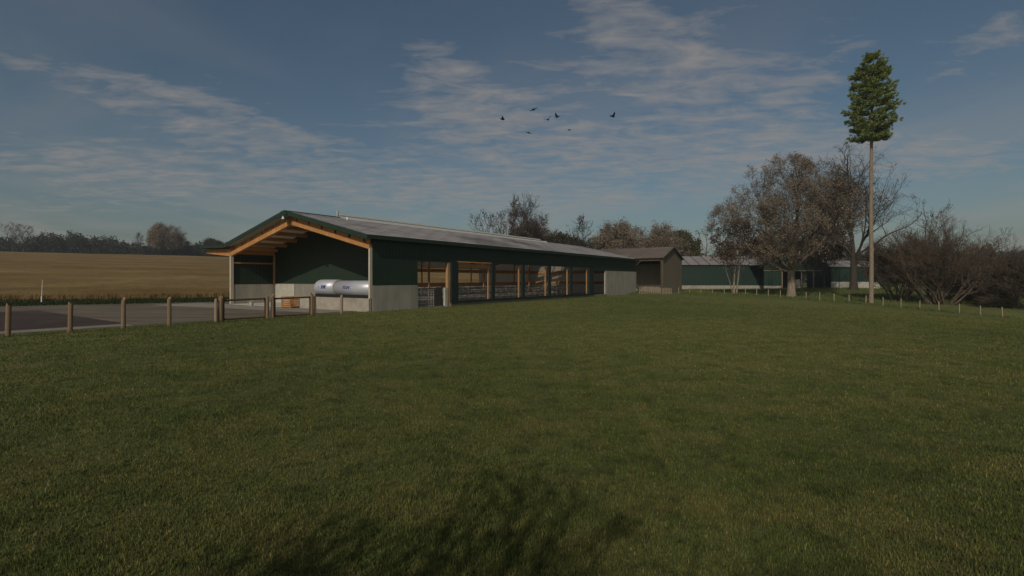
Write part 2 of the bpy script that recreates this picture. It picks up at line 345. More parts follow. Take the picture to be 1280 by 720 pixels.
def sgrid(n, half, k): t = np.linspace(-1, 1, n); return half*np.sinh(k*t)/math.sinh(k)
gx = sgrid(321, 4000, 6.6)+5; gy = sgrid(321, 4000, 6.6)+45
GX, GY = np.meshgrid(gx, gy); GZ = terrain(GX, GY)
def sheet(name, X, Y, Z, m, smooth=True):
    ny, nx = X.shape; idx = np.arange(nx*ny).reshape(ny, nx)
    q = np.stack([idx[:-1, :-1], idx[:-1, 1:], idx[1:, 1:], idx[1:, :-1]], -1).reshape(-1)
    return np_mesh(name, np.stack([X, Y, Z], -1).reshape(-1, 3), q, np.full((nx-1)*(ny-1), 4), m, smooth)
MAT['turf'] = ground_mat()
tag(sheet('ground', GX, GY, GZ, MAT['turf']), kind='structure')

# crop field: a standing crop, a raised sheet with stalks along its near edge
near = np.array([(-420, -60), (-160, -10), (-84, 26), (-48, 46.5), (-32, 57), (-12.5, 77), (6, 101), (22, 140), (26, 190), (28, 235)], float)
far = np.array([(-900, 190), (-560, 222), (-400, 245), (-264, 262), (-144, 262), (-90, 262), (-41, 262), (0, 262), (24, 262), (40, 255)], float)
def resample(p, n):
    t = np.linspace(0, 1, len(p)); s = np.linspace(0, 1, n); return np.stack([np.interp(s, t, p[:, 0]), np.interp(s, t, p[:, 1])], -1)
nr = resample(near, 240); fr = resample(far, 240); rows = np.linspace(0, 1, 110)**1.7
FX = nr[None, :, 0]*(1-rows[:, None])+fr[None, :, 0]*rows[:, None]; FY = nr[None, :, 1]*(1-rows[:, None])+fr[None, :, 1]*rows[:, None]
rng = np.random.default_rng(4)
hh = .55+.10*rng.random(FX.shape); hh[0] = -.05; hh[:, 0] = -.05; hh[:, -1] = -.05; hh[-1] = -.05
def crop_extra(nt, tc, mp, col, b):
    N, L = nt.nodes, nt.links
    m2 = N.new('ShaderNodeMapping'); m2.inputs['Scale'].default_value = (.006, .085, 1); m2.inputs['Rotation'].default_value = (0, 0, -.12); L.new(tc.outputs['Object'], m2.inputs[0])
    n = N.new('ShaderNodeTexNoise'); n.inputs['Scale'].default_value = 1; n.inputs['Detail'].default_value = 5; L.new(m2.outputs[0], n.inputs['Vector'])
    mr = N.new('ShaderNodeMapRange'); mr.inputs[1].default_value = .4; mr.inputs[2].default_value = .65; L.new(n.outputs[0], mr.inputs[0])
    mx = N.new('ShaderNodeMixRGB'); mx.blend_type = 'MULTIPLY'; L.new(mr.outputs[0], mx.inputs[0]); L.new(col, mx.inputs[1]); mx.inputs[2].default_value = (.72, .68, .62, 1)
    return mx.outputs[0]
MAT['crop'] = mat('ripe_crop', (.215, .150, .066), (.165, .112, .050), .5, 1, .8, 3, c3=(.24, .175, .075), extra=crop_extra, spec=.05)
crop = sheet('crop', FX, FY, terrain(FX, FY)+hh, MAT['crop'], False); tag(crop, 'ripe tan cereal crop on the rising field behind the yard', 'crop', kind='stuff')

# yard
def uvpoly(name, poly, z0, z1, m, kind='structure', parent=None, **k):
    mb = MB(); mb.prism([uv2w(*p) for p in poly], z0, z1, 'z'); o = mb.build(name, m, parent); return tag(o, kind=kind, **k) if parent is None else o
uvpoly('yard', [(-46, 1.1), (-.25, 1.1), (-.25, 17.6), (4, 17.8), (4, 21.2), (-11.5, 28.0), (-46, 30)], -.3, .02, MAT['yard'])
uvpoly('dark_paving', [(-46, 2.7), (-12.3, 2.7), (-11.7, 19.3), (-46, 20.8)], -.2, .028, MAT['dark_paving'])
uvpoly('kerb_strip', [(-46, 1.0), (-12.5, 1.0), (-12.5, 2.2), (-46, 2.2)], -.2, .036, MAT['kerb'])
uvpoly('apron', [(-2.6, 1.6), (-.26, 1.6), (-.26, 22), (-4.5, 21), (-3.2, 12)], -.2, .028, MAT['apron'])

# ------------------------------------------------------------------ the cattle barn
Lb, Wb, MID = 46.9, 17.55, 8.78
EZ, PITCH = 4.96, .243                       # roof top at the side wall, slope
def rz_(v): return EZ+PITCH*min(max(v, -1), 2*MID-max(v, -1)) if True else 0
barn = empty('cattle_barn', (O0[0], O0[1], 0), BR, label='long green clad cattle shed with a grey roof, orange timber frame and open bays', cat='barn')
def part(mb, name, m, parent=barn, **k): return mb.build(name, m, parent, **k)
uF, uR = -.55, Lb+.25
# floor slab
part(MB().box(.0, Lb-.02, .02, Wb-.02, -.3, .04), 'floor', MAT['palecon'])
# roof slopes (outer sheet and pale lining as separate meshes)
def slope_prism(v0, v1, dz0, dz1, u0, u1):
    """slab between v0 and v1 following the roof plane, thickness dz0..dz1 below the outer face"""
    f = lambda v: EZ+PITCH*(v if v <= MID else 2*MID-v)
    return MB().prism([(v0, f(v0)-dz1), (v1, f(v1)-dz1), (v1, f(v1)-dz0), (v0, f(v0)-dz0)], u0, u1, 'x')
for (v0, v1) in ((-.32, MID-.02), (MID+.02, Wb+.05)):
    s1 = v0 < MID-1
    for (ua, ub, va, vb) in ((uF, 4.1, v0, v1), (4.1, 35.2, v0 if s1 else v0+.98, v1-.98 if s1 else v1), (35.2, uR, v0, v1)):
        if (ua, ub) == (uF, 4.1):
            rf = part(slope_prism(va, vb, 0, .05, ua, ub), 'roof_slope', MAT['roof'])
            first = rf
            part(slope_prism(va+.02, vb-.0, .053, .085, ua+.05, ub), 'lining', MAT['roof_under'], first)
        elif s1:
            part(slope_prism(va, vb, 0, .05, ua, ub), 'roof_sheeting', MAT['roof'], first)
            part(slope_prism(va+.02, vb-.0, .053, .085, ua, ub), 'lining', MAT['roof_under'], first)
        else:                     # far slope, out of view: translucent sheets added to brighten the interior
            for (a_, b_) in ((va, 10.6), (15.2, vb)):
                part(slope_prism(a_, b_, 0, .05, ua, ub), 'roof_sheeting', MAT['roof'], first); part(slope_prism(a_, b_, .053, .085, ua, ub), 'lining', MAT['roof_under'], first)
            k0, nk = (5.6, 9) if ua < 30 else (36.0, 3); e = [ua]+[q for k in range(nk) for q in (k0+3.2*k, k0+2.3+3.2*k)]+[ub]
            for k in range(0, len(e), 2):
                part(slope_prism(10.6, 15.2, 0, .05, e[k], e[k+1]), 'roof_sheeting', MAT['roof'], first); part(slope_prism(10.6, 15.2, .053, .085, e[k], e[k+1]), 'lining', MAT['roof_under'], first)
            for k in range(1, len(e)-1, 2): part(slope_prism(10.6, 15.2, .01, .03, e[k], e[k+1]), 'fill_rooflight', MAT['skylight'], first)
# ridge capping in front of and behind the vent, then the vent itself
apz = EZ+PITCH*MID
for (a, b) in ((uF-.02, 4.1), (35.2, uR+.02)):
    part(MB().prism([(MID-.22, apz-.05), (MID, apz+.004), (MID+.22, apz-.05), (MID+.22, apz-.02), (MID, apz+.05), (MID-.22, apz-.02)], a, b, 'x'), 'ridge_cap', MAT['green_trim'])
rv = part(MB().box(4.1, 4.25, MID-1.02, MID+1.02, apz-.3, apz-.02), 'ridge_vent', MAT['steel'])
part(MB().box(35.05, 35.2, MID-1.02, MID+1.02, apz-.3, apz-.02), 'end_plate', MAT['steel'], rv)
part(MB().prism([(MID-1.0, apz-.12), (MID-.97, apz-.12), (MID, apz+.13), (MID, apz+.15)], 4.1, 35.2, 'x'), 'skylight', MAT['skylight'], rv)
part(MB().prism([(MID+1.0, apz-.12), (MID+.97, apz-.12), (MID, apz+.13), (MID, apz+.15)], 4.1, 35.2, 'x'), 'skylight', MAT['skylight'], rv)
part(MB().box(4.05, 35.25, MID-1.14, MID-1.005, apz-.26, apz-.08), 'glazing_bar', MAT['white'], rv)
part(MB().box(4.05, 35.25, MID+1.005, MID+1.14, apz-.26, apz-.08), 'glazing_bar', MAT['white'], rv)
part(MB().box(4.05, 35.25, MID-.10, MID+.10, apz+.155, apz+.27), 'glazing_bar', MAT['white'], rv)
part(MB().tube([(3.95, MID+.0, apz), (3.95, MID, apz+.5)], .09, 8), 'vent_cowl', MAT['steel'], rv)
# rakes: fascia over orange rafter; infill boards between purlin ends
def rake(v0, v1, top, bot, u0, u1):
    f = lambda v: EZ+PITCH*(v if v <= MID else 2*MID-v)
    return MB().prism([(v0, f(v0)-bot), (v1, f(v1)-bot), (v1, f(v1)-top), (v0, f(v0)-top)], u0, u1, 'x')
for (a, b) in ((-.36, MID-.001), (MID+.001, Wb)):
    part(rake(a, b, -.05, .27, uF-.09, uF-.03), 'fascia', MAT['green_trim'])
    rr = part(rake(max(a, .05), b, .60, .95, -.12, .14), 'rafter', MAT['wood'])
    n = 6; pv = np.linspace(.55, MID-.75, n) if a < 1 else np.linspace(MID+.75, 2*MID-.55, n)
    edges = [max(a, .05)]+[x for q in pv for x in (q-.12, q+.12)]+[b]
    for i in range(0, len(edges), 2):
        part(rake(edges[i], edges[i+1], .275, .597, -.10, .0), 'infill_board', MAT['wood'], rr)
    for q in pv:
        part(rake(q-.07, q+.07, .30, .56, .05, Lb-.1), 'purlin', MAT['wood'])
# emblem at the apex
em = part(MB().prism([(MID-.30, apz-.02), (MID-.36, apz-.28), (MID-.2, apz-.78), (MID+.2, apz-.78), (MID+.36, apz-.28), (MID+.30, apz-.02)], uF-.16, uF-.1, 'x'), 'gable_plate', MAT['green_trim'])
part(MB().prism([(MID-.17, apz-.60), (MID+.17, apz-.60), (MID+.02, apz-.38)], uF-.175, uF-.163, 'x'), 'emblem', MAT['white'], em)
# side fascia and gutter
part(MB().box(uF-.03, uR, -.40, -.335, EZ-.30, EZ-.04), 'gutter', MAT['green_trim'])
# left canopy, nearly flat
cn = part(MB().prism([(Wb+.06, EZ-.06), (21.7, EZ+.02), (21.7, EZ+.06), (Wb+.06, EZ-.01)], uF, 14, 'x'), 'canopy', MAT['roof'])
part(MB().prism([(Wb+.06, EZ-.27), (21.75, EZ-.17), (21.75, EZ+.08), (Wb+.06, EZ+.02)], uF-.09, uF-.03, 'x'), 'fascia', MAT['green_trim'], cn)
part(MB().box(uF-.03, 14, 21.72, 21.78, EZ-.17, EZ+.08), 'fascia', MAT['green_trim'], cn)
part(MB().prism([(Wb-.05, EZ-.95), (21.65, EZ-.58), (21.65, EZ-.19), (Wb-.05, EZ-.30)], -.12, .14, 'x'), 'rafter', MAT['wood'], cn)
for uu in (4.6, 9.2, 13.8): part(MB().prism([(Wb-.05, EZ-.95), (21.65, EZ-.58), (21.65, EZ-.19), (Wb-.05, EZ-.30)], uu-.1, uu+.1, 'x'), 'rafter', MAT['wood'], cn)
# corner columns
part(MB().box(-.12, .08, -.01, .13, .86, EZ-.85), 'corner_column', MAT['column'])
part(MB().box(-.14, .10, Wb-.16, Wb+.02, 0, EZ-.90), 'corner_column', MAT['column'])
# recessed gable wall behind the canopy bay
UB = 3.72
f_ = lambda v: EZ+PITCH*(v if v <= MID else 2*MID-v)
part(MB().prism([(.1, 1.70), (Wb-.1, 1.70), (Wb-.1, f_(Wb-.1)-.09), (MID, apz-.09), (.1, f_(.1)-.09)], UB, UB+.08, 'x'), 'gable_cladding', MAT['green_y'])
part(MB().box(UB-.02, UB+.16, .1, 14.3, 0, 1.697), 'gable_base_wall', MAT['concrete_y'])
part(MB().box(UB-.06, UB+.10, 14.32, 17.2, 0, 1.69), 'sliding_door', MAT['palecon'])
# low wall in front of the tank
part(MB().box(-.20, .02, .0, 7.5, 0, .86), 'low_wall', MAT['lowwall'])
# left side wall of the recess
part(MB().box(.12, UB, Wb-.12, Wb+.02, 0, 1.66), 'side_base_wall', MAT['concrete'])
part(MB().box(.12, UB, Wb-.03, Wb+.05, 1.66, EZ-.1), 'side_cladding', MAT['green'])
part(MB().box(.12, UB, Wb-.13, Wb-.03, 3.42, 3.54), 'girt', MAT['wood'])
part(MB().box(.12, UB-.02, Wb-.2, Wb-.03, EZ-.75, EZ-.45), 'girt', MAT['wood'])
part(MB().box(UB-.16, UB-.02, Wb-.28, Wb-.14, 1.7, EZ-.7), 'post', MAT['wood_v'])
# --- right side wall (v = 0)
y0, y1 = -.0, .10
def clad(u0, u1, z0, z1, vv=0.): return part(MB().box(u0, u1, vv, vv+.08, z0, z1), 'side_cladding', MAT['green'])
OT = [(4.13, 7.53), (8.37, 31.5), (32.75, 36.5)]
TOP = 3.42
clad(.12, 4.13, 1.69, EZ-.06)
clad(4.13, 8.0, 3.36, EZ-.06); clad(8.0, 32.75, TOP, EZ-.06); clad(32.75, 36.5, 3.14, EZ-.06); clad(36.5, Lb, 3.14, EZ-.06)
part(MB().box(.12, 4.13, -.03, .14, -.4, 1.687), 'base_wall', MAT['concrete'])
part(MB().box(36.6, Lb, -.03, .14, -.6, 3.135), 'base_wall', MAT['concrete'])
part(MB().box(7.0, 7.30, -.02, .16, -.3, 1.45), 'pale_pillar', MAT['palecon'])
part(MB().box(7.32, 7.56, .0, .22, -.3, 3.355), 'post', MAT['wood_v'])
part(MB().box(4.13, 7.0, .02, .14, -.3, .10).box(7.56, 36.6, -.10, .16, -.5, .26), 'sill_wall', MAT['kerb'])
part(MB().box(6.2, 7.0, .3, .42, 0.04, 1.35), 'gate_panel', MAT['dark_int'])
lg = part(MB().tube([(4.2, .32, 1.3), (6.15, .32, 1.3)], .03, 6), 'stall_gate', MAT['steel'])
g_ = MB()
for k in range(6): g_.tube([(4.2, .32, .15+.2*k), (6.15, .32, .15+.2*k)], .02, 5)
for k in range(8): g_.tube([(4.22+.27*k, .32, .1), (4.22+.27*k, .32, 1.3)], .018, 5)
part(g_, 'gate_bars', MAT['steel'], lg)
# dark green frame round the five big bays, standing proud
fr_ = part(MB().box(7.60, 8.37, -.16, -.003, .22, TOP+.06), 'bay_frame', MAT['frame'])
for (a, b) in ((12.75, 13.15), (17.45, 17.85), (22.3, 22.75), (26.9, 27.35), (31.6, 32.75)):
    part(MB().box(a, b, -.16, -.003, .42, TOP-.001), 'mullion', MAT['frame'], fr_)
part(MB().box(8.37, 32.75, -.17, -.003, .262, .44), 'sill_board', MAT['frame'], fr_)
part(MB().box(8.37, 12.7, -.12, -.003, TOP, TOP+.08), 'head_board', MAT['wood'], fr_)
for u in (8.55, 12.6, 17.27, 22.1, 26.7, 31.45):
    part(MB().box(u-.08, u+.08, .09, .18, .0, 4.2), 'post', MAT['wood_v'])
part(MB().box(8.4, 12.5, .1, .26, 3.05, 3.35), 'head_beam', MAT['wood'])
# passage with the rounded pale wall end at px 741-757
qs = [(36.60, 0.)]+[(36.60-.95*(1-math.sin(a)), .04+.95*(1-math.cos(a))) for a in np.linspace(math.pi/2, 0, 8)]+[(36.6, -.3)]
ce = MB(); ce.prism([(36.32, .2), (35.7, .1), (35.7, -.3), (36.60, -.3), (36.60, 3.1), (36.34, 3.1)], .0, .13, 'y')
part(ce, 'rounded_wall_end', MAT['palecon'])
# --- left side wall: low wall, open band, net curtain and beams
part(MB().box(UB, Lb, Wb-.12, Wb+.04, 0, 1.35), 'rear_base_wall', MAT['concrete'])
part(MB().box(UB, Lb, Wb-.04, Wb+.03, 3.45, EZ-.1), 'rear_cladding', MAT['curtain'])
part(MB().box(33.5, Lb, Wb-.04, Wb+.03, 1.35, 3.45), 'windbreak_curtain', MAT['curtain'])
part(MB().box(20, Lb, Wb-.2, Wb-.045, 2.95, 3.38), 'girt', MAT['wood'])
part(MB().box(UB+1, Lb, Wb-.2, Wb-.045, 1.36, 1.66), 'girt', MAT['wood'])
# end wall
part(MB().prism([(.14, 0), (Wb, 0), (Wb, f_(Wb)-.09), (MID, apz-.09), (.14, f_(.14)-.09)], Lb-.1, Lb-.0, 'x'), 'end_wall', MAT['curtain'])
part(MB().box(Lb-.25, Lb-.11, .2, Wb-.2, 2.95, 3.4), 'girt', MAT['wood'])
part(MB().box(Lb-.25, Lb-.11, .2, Wb-.2, 1.4, 1.75), 'girt', MAT['wood'])
# portal frames inside
for i, u in enumerate((8.55, 12.6, 17.27, 22.1, 26.7, 31.45, 36.9, 41.8)):
    for (a, b) in ((.35, MID), (MID, Wb-.3)):
        part(rake(a, b, .60, .98, u-.1, u+.1), 'rafter', MAT['wood'])
    if i in (2, 4, 6, 7): part(MB().box(u-.08, u+.08, 11.42, 11.58, .04, f_(11.5)-.6), 'post', MAT['wood_v'])
    part(MB().box(u-.07, u+.07, Wb-.34, Wb-.21, .04, EZ-.6), 'post', MAT['wood_v'])
# cubicle rows
def cubicle_row(v, u0, u1, label):
    x, y = uv2w(u0, v)
    root = empty('cubicle_row', (x, y, .04), BR, label=label, cat='stall railing', group='tubular cubicle rows inside the open bays')
    L_ = u1-u0
    for z in (.55, 1.18): MB().tube([(0, 0, z), (L_, 0, z)], .03, 6).build('rail', MAT['steel'], root, smooth=True)
    MB().tube([(0, .9, .5), (L_, .9, .5)], .03, 6).build('rail', MAT['steel'], root, smooth=True)
    src = MB().tube([(0, -.05, 0), (0, -.05, 1.22)], .035, 6)
    src.tube([(0, 0, 1.1), (0, 1.3, 1.1), (0, 1.62, 1.0), (0, 1.75, .8), (0, 1.62, .55), (0, 1.3, .42), (0, .6, .42), (0, .3, .62), (0, 0, .7)], .028, 6)
    s = src.build('divider', MAT['steel'], root, smooth=True)
    n = int(L_/1.15)
    for k in range(1, n):
        c = s.copy(); C.objects.link(c); c.parent = root; c.location = (k*1.15, 0, 0)
cubicle_row(1.2, 8.9, 31.2, 'row of bent galvanised stall dividers just inside the five large open bays')
cubicle_row(8.0, 8.9, 41, 'row of galvanised stall dividers along the middle of the shed, behind the nearer row')
cubicle_row(13.5, 8.9, 44, 'row of galvanised stall dividers deepest in the shed, along its far wall')

# milk tank lying behind the low wall
def tank():
    x, y = uv2w(1.05, 0)
    root = empty('milk_tank', (x, y, .02), BR, label='silvery horizontal milk tank with a rounded end and blue lettering behind the low wall', cat='tank')
    zc, r = 1.44, .565
    def cyl(v0, v1, r0, dome=False, n=40):
        mb = MB(); pts = []; rad = []
        if dome:
            for a in np.linspace(0, math.pi/2, 9): pts.append((0, v0+.75*(1-math.sin(a))*1.0, zc)); rad.append(max(r0*math.cos(a)**.8, .01))
            pts = pts[::-1]; rad = rad[::-1]
            pts = [(0, v1-.75*math.sin(a), zc) for a in np.linspace(math.pi/2, 0, 9)]
        return mb, pts, rad
    mb = MB(); mb.tube([(0, .25, zc-.02), (0, 4.6, zc-.02)], r, 40)
    MBo = mb.build('tank_barrel', MAT['tank'], root, smooth=False); 
    for p in MBo.data.polygons: p.use_smooth = len(p.vertices) == 4
    pts = [(0, 4.61, zc+.03)]; rad = [r+.02]
    pts.append((0, 6.55, zc+.03)); rad.append(r+.02)
    for a in np.linspace(.15, math.pi/2, 9): pts.append((0, 6.55+.72*math.sin(a), zc+.03)); rad.append(max((r+.02)*math.cos(a), .02))
    o = MB().tube(pts, rad, 40).build('tank_end', MAT['tank'], root)
    for p in o.data.polygons: p.use_smooth = len(p.vertices) == 4
    MB().tube([(0, 4.55, zc), (0, 4.65, zc)], r+.045, 40).build('band', MAT['steel'], root)
    # cradle: black box painting the shade under the barrel, on steel feet
    cb = MB().box(-.42, .42, .3, 6.9, 0.72, 1.02)
    cb.build('shade_cradle', MAT['black'], root)
    for v in (.6, 2.5, 4.6, 6.6):
        for s in (-.42, .42): MB().box(s-.05, s+.05, v-.05, v+.05, 0, .72).build('leg', MAT['steel'], root)
    # blue marks: thin shells standing just proud of the barrel
    def mark(name, strokes, vc, zc_, r_):
        mb = MB()
        for (va, a0, vb, a1, w) in strokes:   # slanted strokes in (v, angle) space
            V = []
            for k in range(5):
                t = k/4; a = a0+(a1-a0)*t; v = va+(vb-va)*t
                for dv in (-w/2, w/2):
                    for q in (r_+.004, r_+.012):
                        V.append((-q*math.cos(a), vc+v+dv, zc_+q*math.sin(a)))
            Fs = []
            for k in range(4):
                b = k*4; Fs += [(b+1, b+3, b+7, b+5), (b, b+4, b+6, b+2), (b, b+1, b+5, b+4), (b+2, b+6, b+7, b+3)]
            Fs += [(0, 2, 3, 1), (16, 17, 19, 18)]
            mb.add(V, Fs)
        mb.build(name, MAT['blue'], root)
    S = []
    for v0 in (.30, .10, -.10, -.30): S += [(v0, -.02, v0-.05, .36, .08)]
    S += [(.20, .30, .17, .37, .18), (-.02, .04, -.02, .10, .18), (-.22, .14, -.22, .21, .18)]
    mark('lettering', S, 3.2, zc-.02, r)
    mark('lettering', [(.30, -.12, .26, .34, .10), (.1, -.1, .08, .3, .12), (-.1, -.1, -.12, .36, .12), (0, .05, 0, .25, .34), (.62, -.1, .62, .25, .035)], 5.6, zc+.03, r+.02)
tank()

# wooden crate standing on the apron
def crate():
    x, y = uv2w(-.75, 7.8)
    root = empty('wooden_crate', (x, y, .03), BR, label='orange slatted wooden pallet crate at the end of the low wall', cat='crate')
    W, D, H = 1.0, .8, .82
    for sx in (0, D):
        for sy in (0, W): MB().box(sx-.06, sx+.06, sy-.06, sy+.06, 0, H).build('corner_post', MAT['crate'], root, bevel=.008)
    for k in range(5):
        z = .07+k*.16
        for sx in (-.085, D+.06): MB().box(sx, sx+.022, -.03, W+.03, z, z+.09).build('slat', MAT['crate'], root)
        for sy in (-.085, W+.06): MB().box(-.03, D+.03, sy, sy+.022, z, z+.09).build('slat', MAT['crate'], root)
    MB().box(0, D, 0, W, .05, .08).build('base', MAT['crate'], root)
crate()
x, y = uv2w(-.6, 13.3)
bk = empty('bucket', (x, y, .02), 0, label='small pale bucket on the apron seen through the left gate', cat='bucket')
MB().tube([(0, 0, 0), (0, 0, .30)], [.12, .16], 16).build('tub', MAT['palecon'], bk)
MB().tube([(-.16, 0, .29), (-.12, 0, .40), (0, 0, .44), (.12, 0, .40), (.16, 0, .29)], .008, 5).build('handle', MAT['steel'], bk)
# marker pole by the crop
X_ = P(52, 44.0)
mp_ = empty('marker_pole', (X_, 44.0, tz(X_, 44)), .1, label='thin white marker pole at the edge of the tan field', cat='pole')
MB().tube([(0, 0, 0), (0, 0, .62)], .045, 8).build('sleeve', MAT['white'], mp_)
MB().tube([(0, 0, .62), (.03, 0, 1.1), (.07, 0, 2.05)], [.022, .02, .012], 6).build('rod', MAT['white'], mp_)

# ------------------------------------------------------------------ weathered brown barn
def brown_barn():
    g0 = np.array([26.9, 90.0]); zb = -.75; D = 11.95; Lg = 24; H = 6.95; RH = 8.95   # heights above zb
    root = empty('wooden_barn', (g0[0], g0[1], zb), BR, label='weathered brown board barn with an open front beyond the far end of the green shed', cat='barn')
    # local x along A (depth from front), local y along B (to the left)
    def p(mb, n, m, par=root): return mb.build(n, m, par)
    p(MB().prism([(0, 0), (D, 0), (D, H-.1), (D/2, RH-.12), (0, H-.1)], 0, .15, 'y'), 'gable_wall', MAT['old_wood'])
    p(MB().prism([(0, 0), (D, 0), (D, H-.1), (D/2, RH-.12), (0, H-.1)], Lg-.15, Lg, 'y'), 'gable_wall', MAT['old_wood'])
    p(MB().box(D-.15, D, .15, Lg-.15, 0, H-.1), 'rear_wall', MAT['old_wood_y'])
    p(MB().box(D-5.6, D-5.45, .15, Lg-.15, 0, H-1.2), 'inner_wall', MAT['old_wood_y'])
    p(MB().box(.1, .25, .15, Lg-.15, H-.75, H-.12), 'eave_board', MAT['old_wood_y'])
    p(MB().box(.3, .45, .15, Lg-.15, 1.5, 1.75), 'rail', MAT['bark_dark'])
    for v in (.3, 5.2, 10.2, 15.2, 20.2):
        p(MB().box(.1, .4, v-.15, v+.15, 0, H-.2), 'post', MAT['bark_dark'])
        b = MB(); b.prism([(v, H-1.6), (v+1.2, H-.5), (v+1.2, H-.75), (v+.0, H-1.85)], .15, .3, 'x'); b.prism([(v, H-1.6), (v-1.2, H-.5), (v-1.2, H-.75), (v, H-1.85)], .15, .3, 'x')
        if v > 1: p(b, 'brace', MAT['bark_dark'])
    for s in (0, 1):
        a, b, za, zb_ = (-.45, D/2, H-.18, RH) if s == 0 else (D/2, D+.45, RH, H-.18)
        p(MB().prism([(a, za-.12), (b, zb_-.12), (b, zb_), (a, za)], -.35, Lg+.35, 'y'), 'roof_slope', MAT['old_roof'])
    p(MB().box(0, D, 0, Lg, -.5, .03), 'floor', MAT['field_soil'])
brown_barn()

# ------------------------------------------------------------------ green sheds on the right
def far_sheds():
    # long shed, side to the viewer
    Y = 125.; x0, x1 = P(846, Y), P(958, Y); zb = -.45
    r = empty('green_shed', (x0, Y, zb), 0, label='long low green shed with a pale striped roof right of the brown barn', cat='shed')
    Ls = x1-x0; H = ZY(331, Y)-zb; D = 12; RHt = H+2.25
    MB().box(0, Ls, 0, .2, 1.0, H).build('side_wall', MAT['green_far'], r)
    MB().box(0, Ls, -.06, .22, -.6, .997).build('base_wall', MAT['concrete'], r)
    MB().prism([(.2, 0), (D, 0), (D, H), (D/2, RHt-.1), (.2, H)], 0, .2, 'x').build('gable_wall', MAT['green_far'], r)
    MB().prism([(.2, 0), (D, 0), (D, H), (D/2, RHt-.1), (.2, H)], Ls-.2, Ls, 'x').build('gable_wall', MAT['green_far'], r)
    MB().prism([(-.4, H-.05), (D/2, RHt), (D/2, RHt+.12), (-.4, H+.1)], -.3, Ls+.2, 'x').build('roof_slope', MAT['far_roof'], r)
    MB().prism([(D/2, RHt), (D+.4, H-.05), (D+.4, H+.1), (D/2, RHt+.12)], -.3, Ls+.2, 'x').build('roof_slope', MAT['far_roof'], r)
    MB().box(0, Ls, D-.2, D, 0, H).build('rear_wall', MAT['green_far'], r)
    # gabled shed in the middle, open front
    Y = 118.; xa, xb = P(955, Y), P(1031, Y); r = empty('gabled_shed', (xa, Y, -.35), 0, label='green gabled shed with a dark open front behind the large leafy tree', cat='shed')
    W = xb-xa; He = ZY(331, Y)+.35; Ra = ZY(311, Y)+.35; Lo = ZY(338.5, Y)+.35
    MB().prism([(0, Lo), (W, Lo), (W, He), (W/2, Ra), (0, He)], 0, .2, 'y').build('gable_wall', MAT['green_far'], r)
    MB().box(0, W*.28, .0, .2, .9, Lo-.003).build('side_panel', MAT['green_far'], r)
    MB().box(0, W*.28, -.06, .2, -.5, .897).build('base_wall', MAT['concrete'], r)
    MB().box(W*.46, W*.60, .05, .25, -.5, 2.4).build('grey_panel', MAT['concrete'], r)
    MB().box(-.1, W+.1, -.12, -.003, Lo-.05, Lo+.12).build('trim', MAT['old_wood'], r)
    MB().prism([(-.3, He-.12), (W/2, Ra-.02), (W+.3, He-.12), (W+.3, He+.12), (W/2, Ra+.22), (-.3, He+.12)], -.4, -.2, 'y').build('fascia', MAT['green_trim'], r)
    MB().prism([(-.3, He-.0), (W/2, Ra+.12), (W/2, Ra+.22), (-.3, He+.1)], -.2, 22, 'y').build('roof_slope', MAT['far_roof'], r)
    MB().prism([(W/2, Ra+.12), (W+.3, He), (W+.3, He+.1), (W/2, Ra+.22)], -.2, 22, 'y').build('roof_slope', MAT['far_roof'], r)
    for x in (W*.3, W*.62, W*.82, W-.2): MB().box(x-.12, x+.12, .0, .22, -.5, Lo-.06).build('post', MAT['old_wood'], r)
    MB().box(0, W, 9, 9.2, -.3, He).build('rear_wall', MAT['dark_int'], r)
    # low shed on a white base, right
    Y = 119.; xa, xb = P(1039, Y), P(1100, Y); r = empty('low_shed', (xa, Y, -.1), 0, label='low green shed on a whitish base wall between the bare tree and the tall pine', cat='shed')
    W = xb-xa; He = ZY(333, Y)+.1; zs = ZY(352.3, Y)+.1
    MB().box(0, W, 0, .2, zs, He).build('side_wall', MAT['green_far'], r)
    MB().box(0, W, -.08, .22, -.8, zs-.003).build('base_wall', MAT['palecon'], r)
    MB().prism([(-.4, He), (5, He+1.5), (10, He), (10, He-.15), (5, He+1.35), (-.4, He-.15)], -.3, W+.3, 'x').build('roof_slope', MAT['far_roof'], r)
    MB().box(0, .2, .2, 9.8, 0, He-.1).build('end_wall', MAT['green_far'], r); MB().box(W-.2, W, .2, 9.8, 0, He-.1).build('end_wall', MAT['green_far'], r)
    for k, (px, w) in enumerate(((1068, 1.4),)):
        MB().box(P(px, Y)-xa-w, P(px, Y)-xa-w+1.1, -.1, -.083, .95, 1.05).build('brick_patch', MAT['rail'], r)
    # green building glimpsed behind the shrubs
    Y = 104.; xa = P(1172, Y); r = empty('green_silo', (xa, Y, -1.6), 0, label='dark green round tank glimpsed through the spreading shrub', cat='tank')
    MB().tube([(2.2, 2, 0), (2.2, 2, ZY(341, Y)+1.6)], 2.3, 32).build('shell', MAT['green_far'], r, smooth=False)
    MB().tube([(2.2, 2, ZY(341, Y)+1.6), (2.2, 2, ZY(336, Y)+1.6)], [2.4, .3], 32).build('roof', MAT['green_trim'], r)
far_sheds()

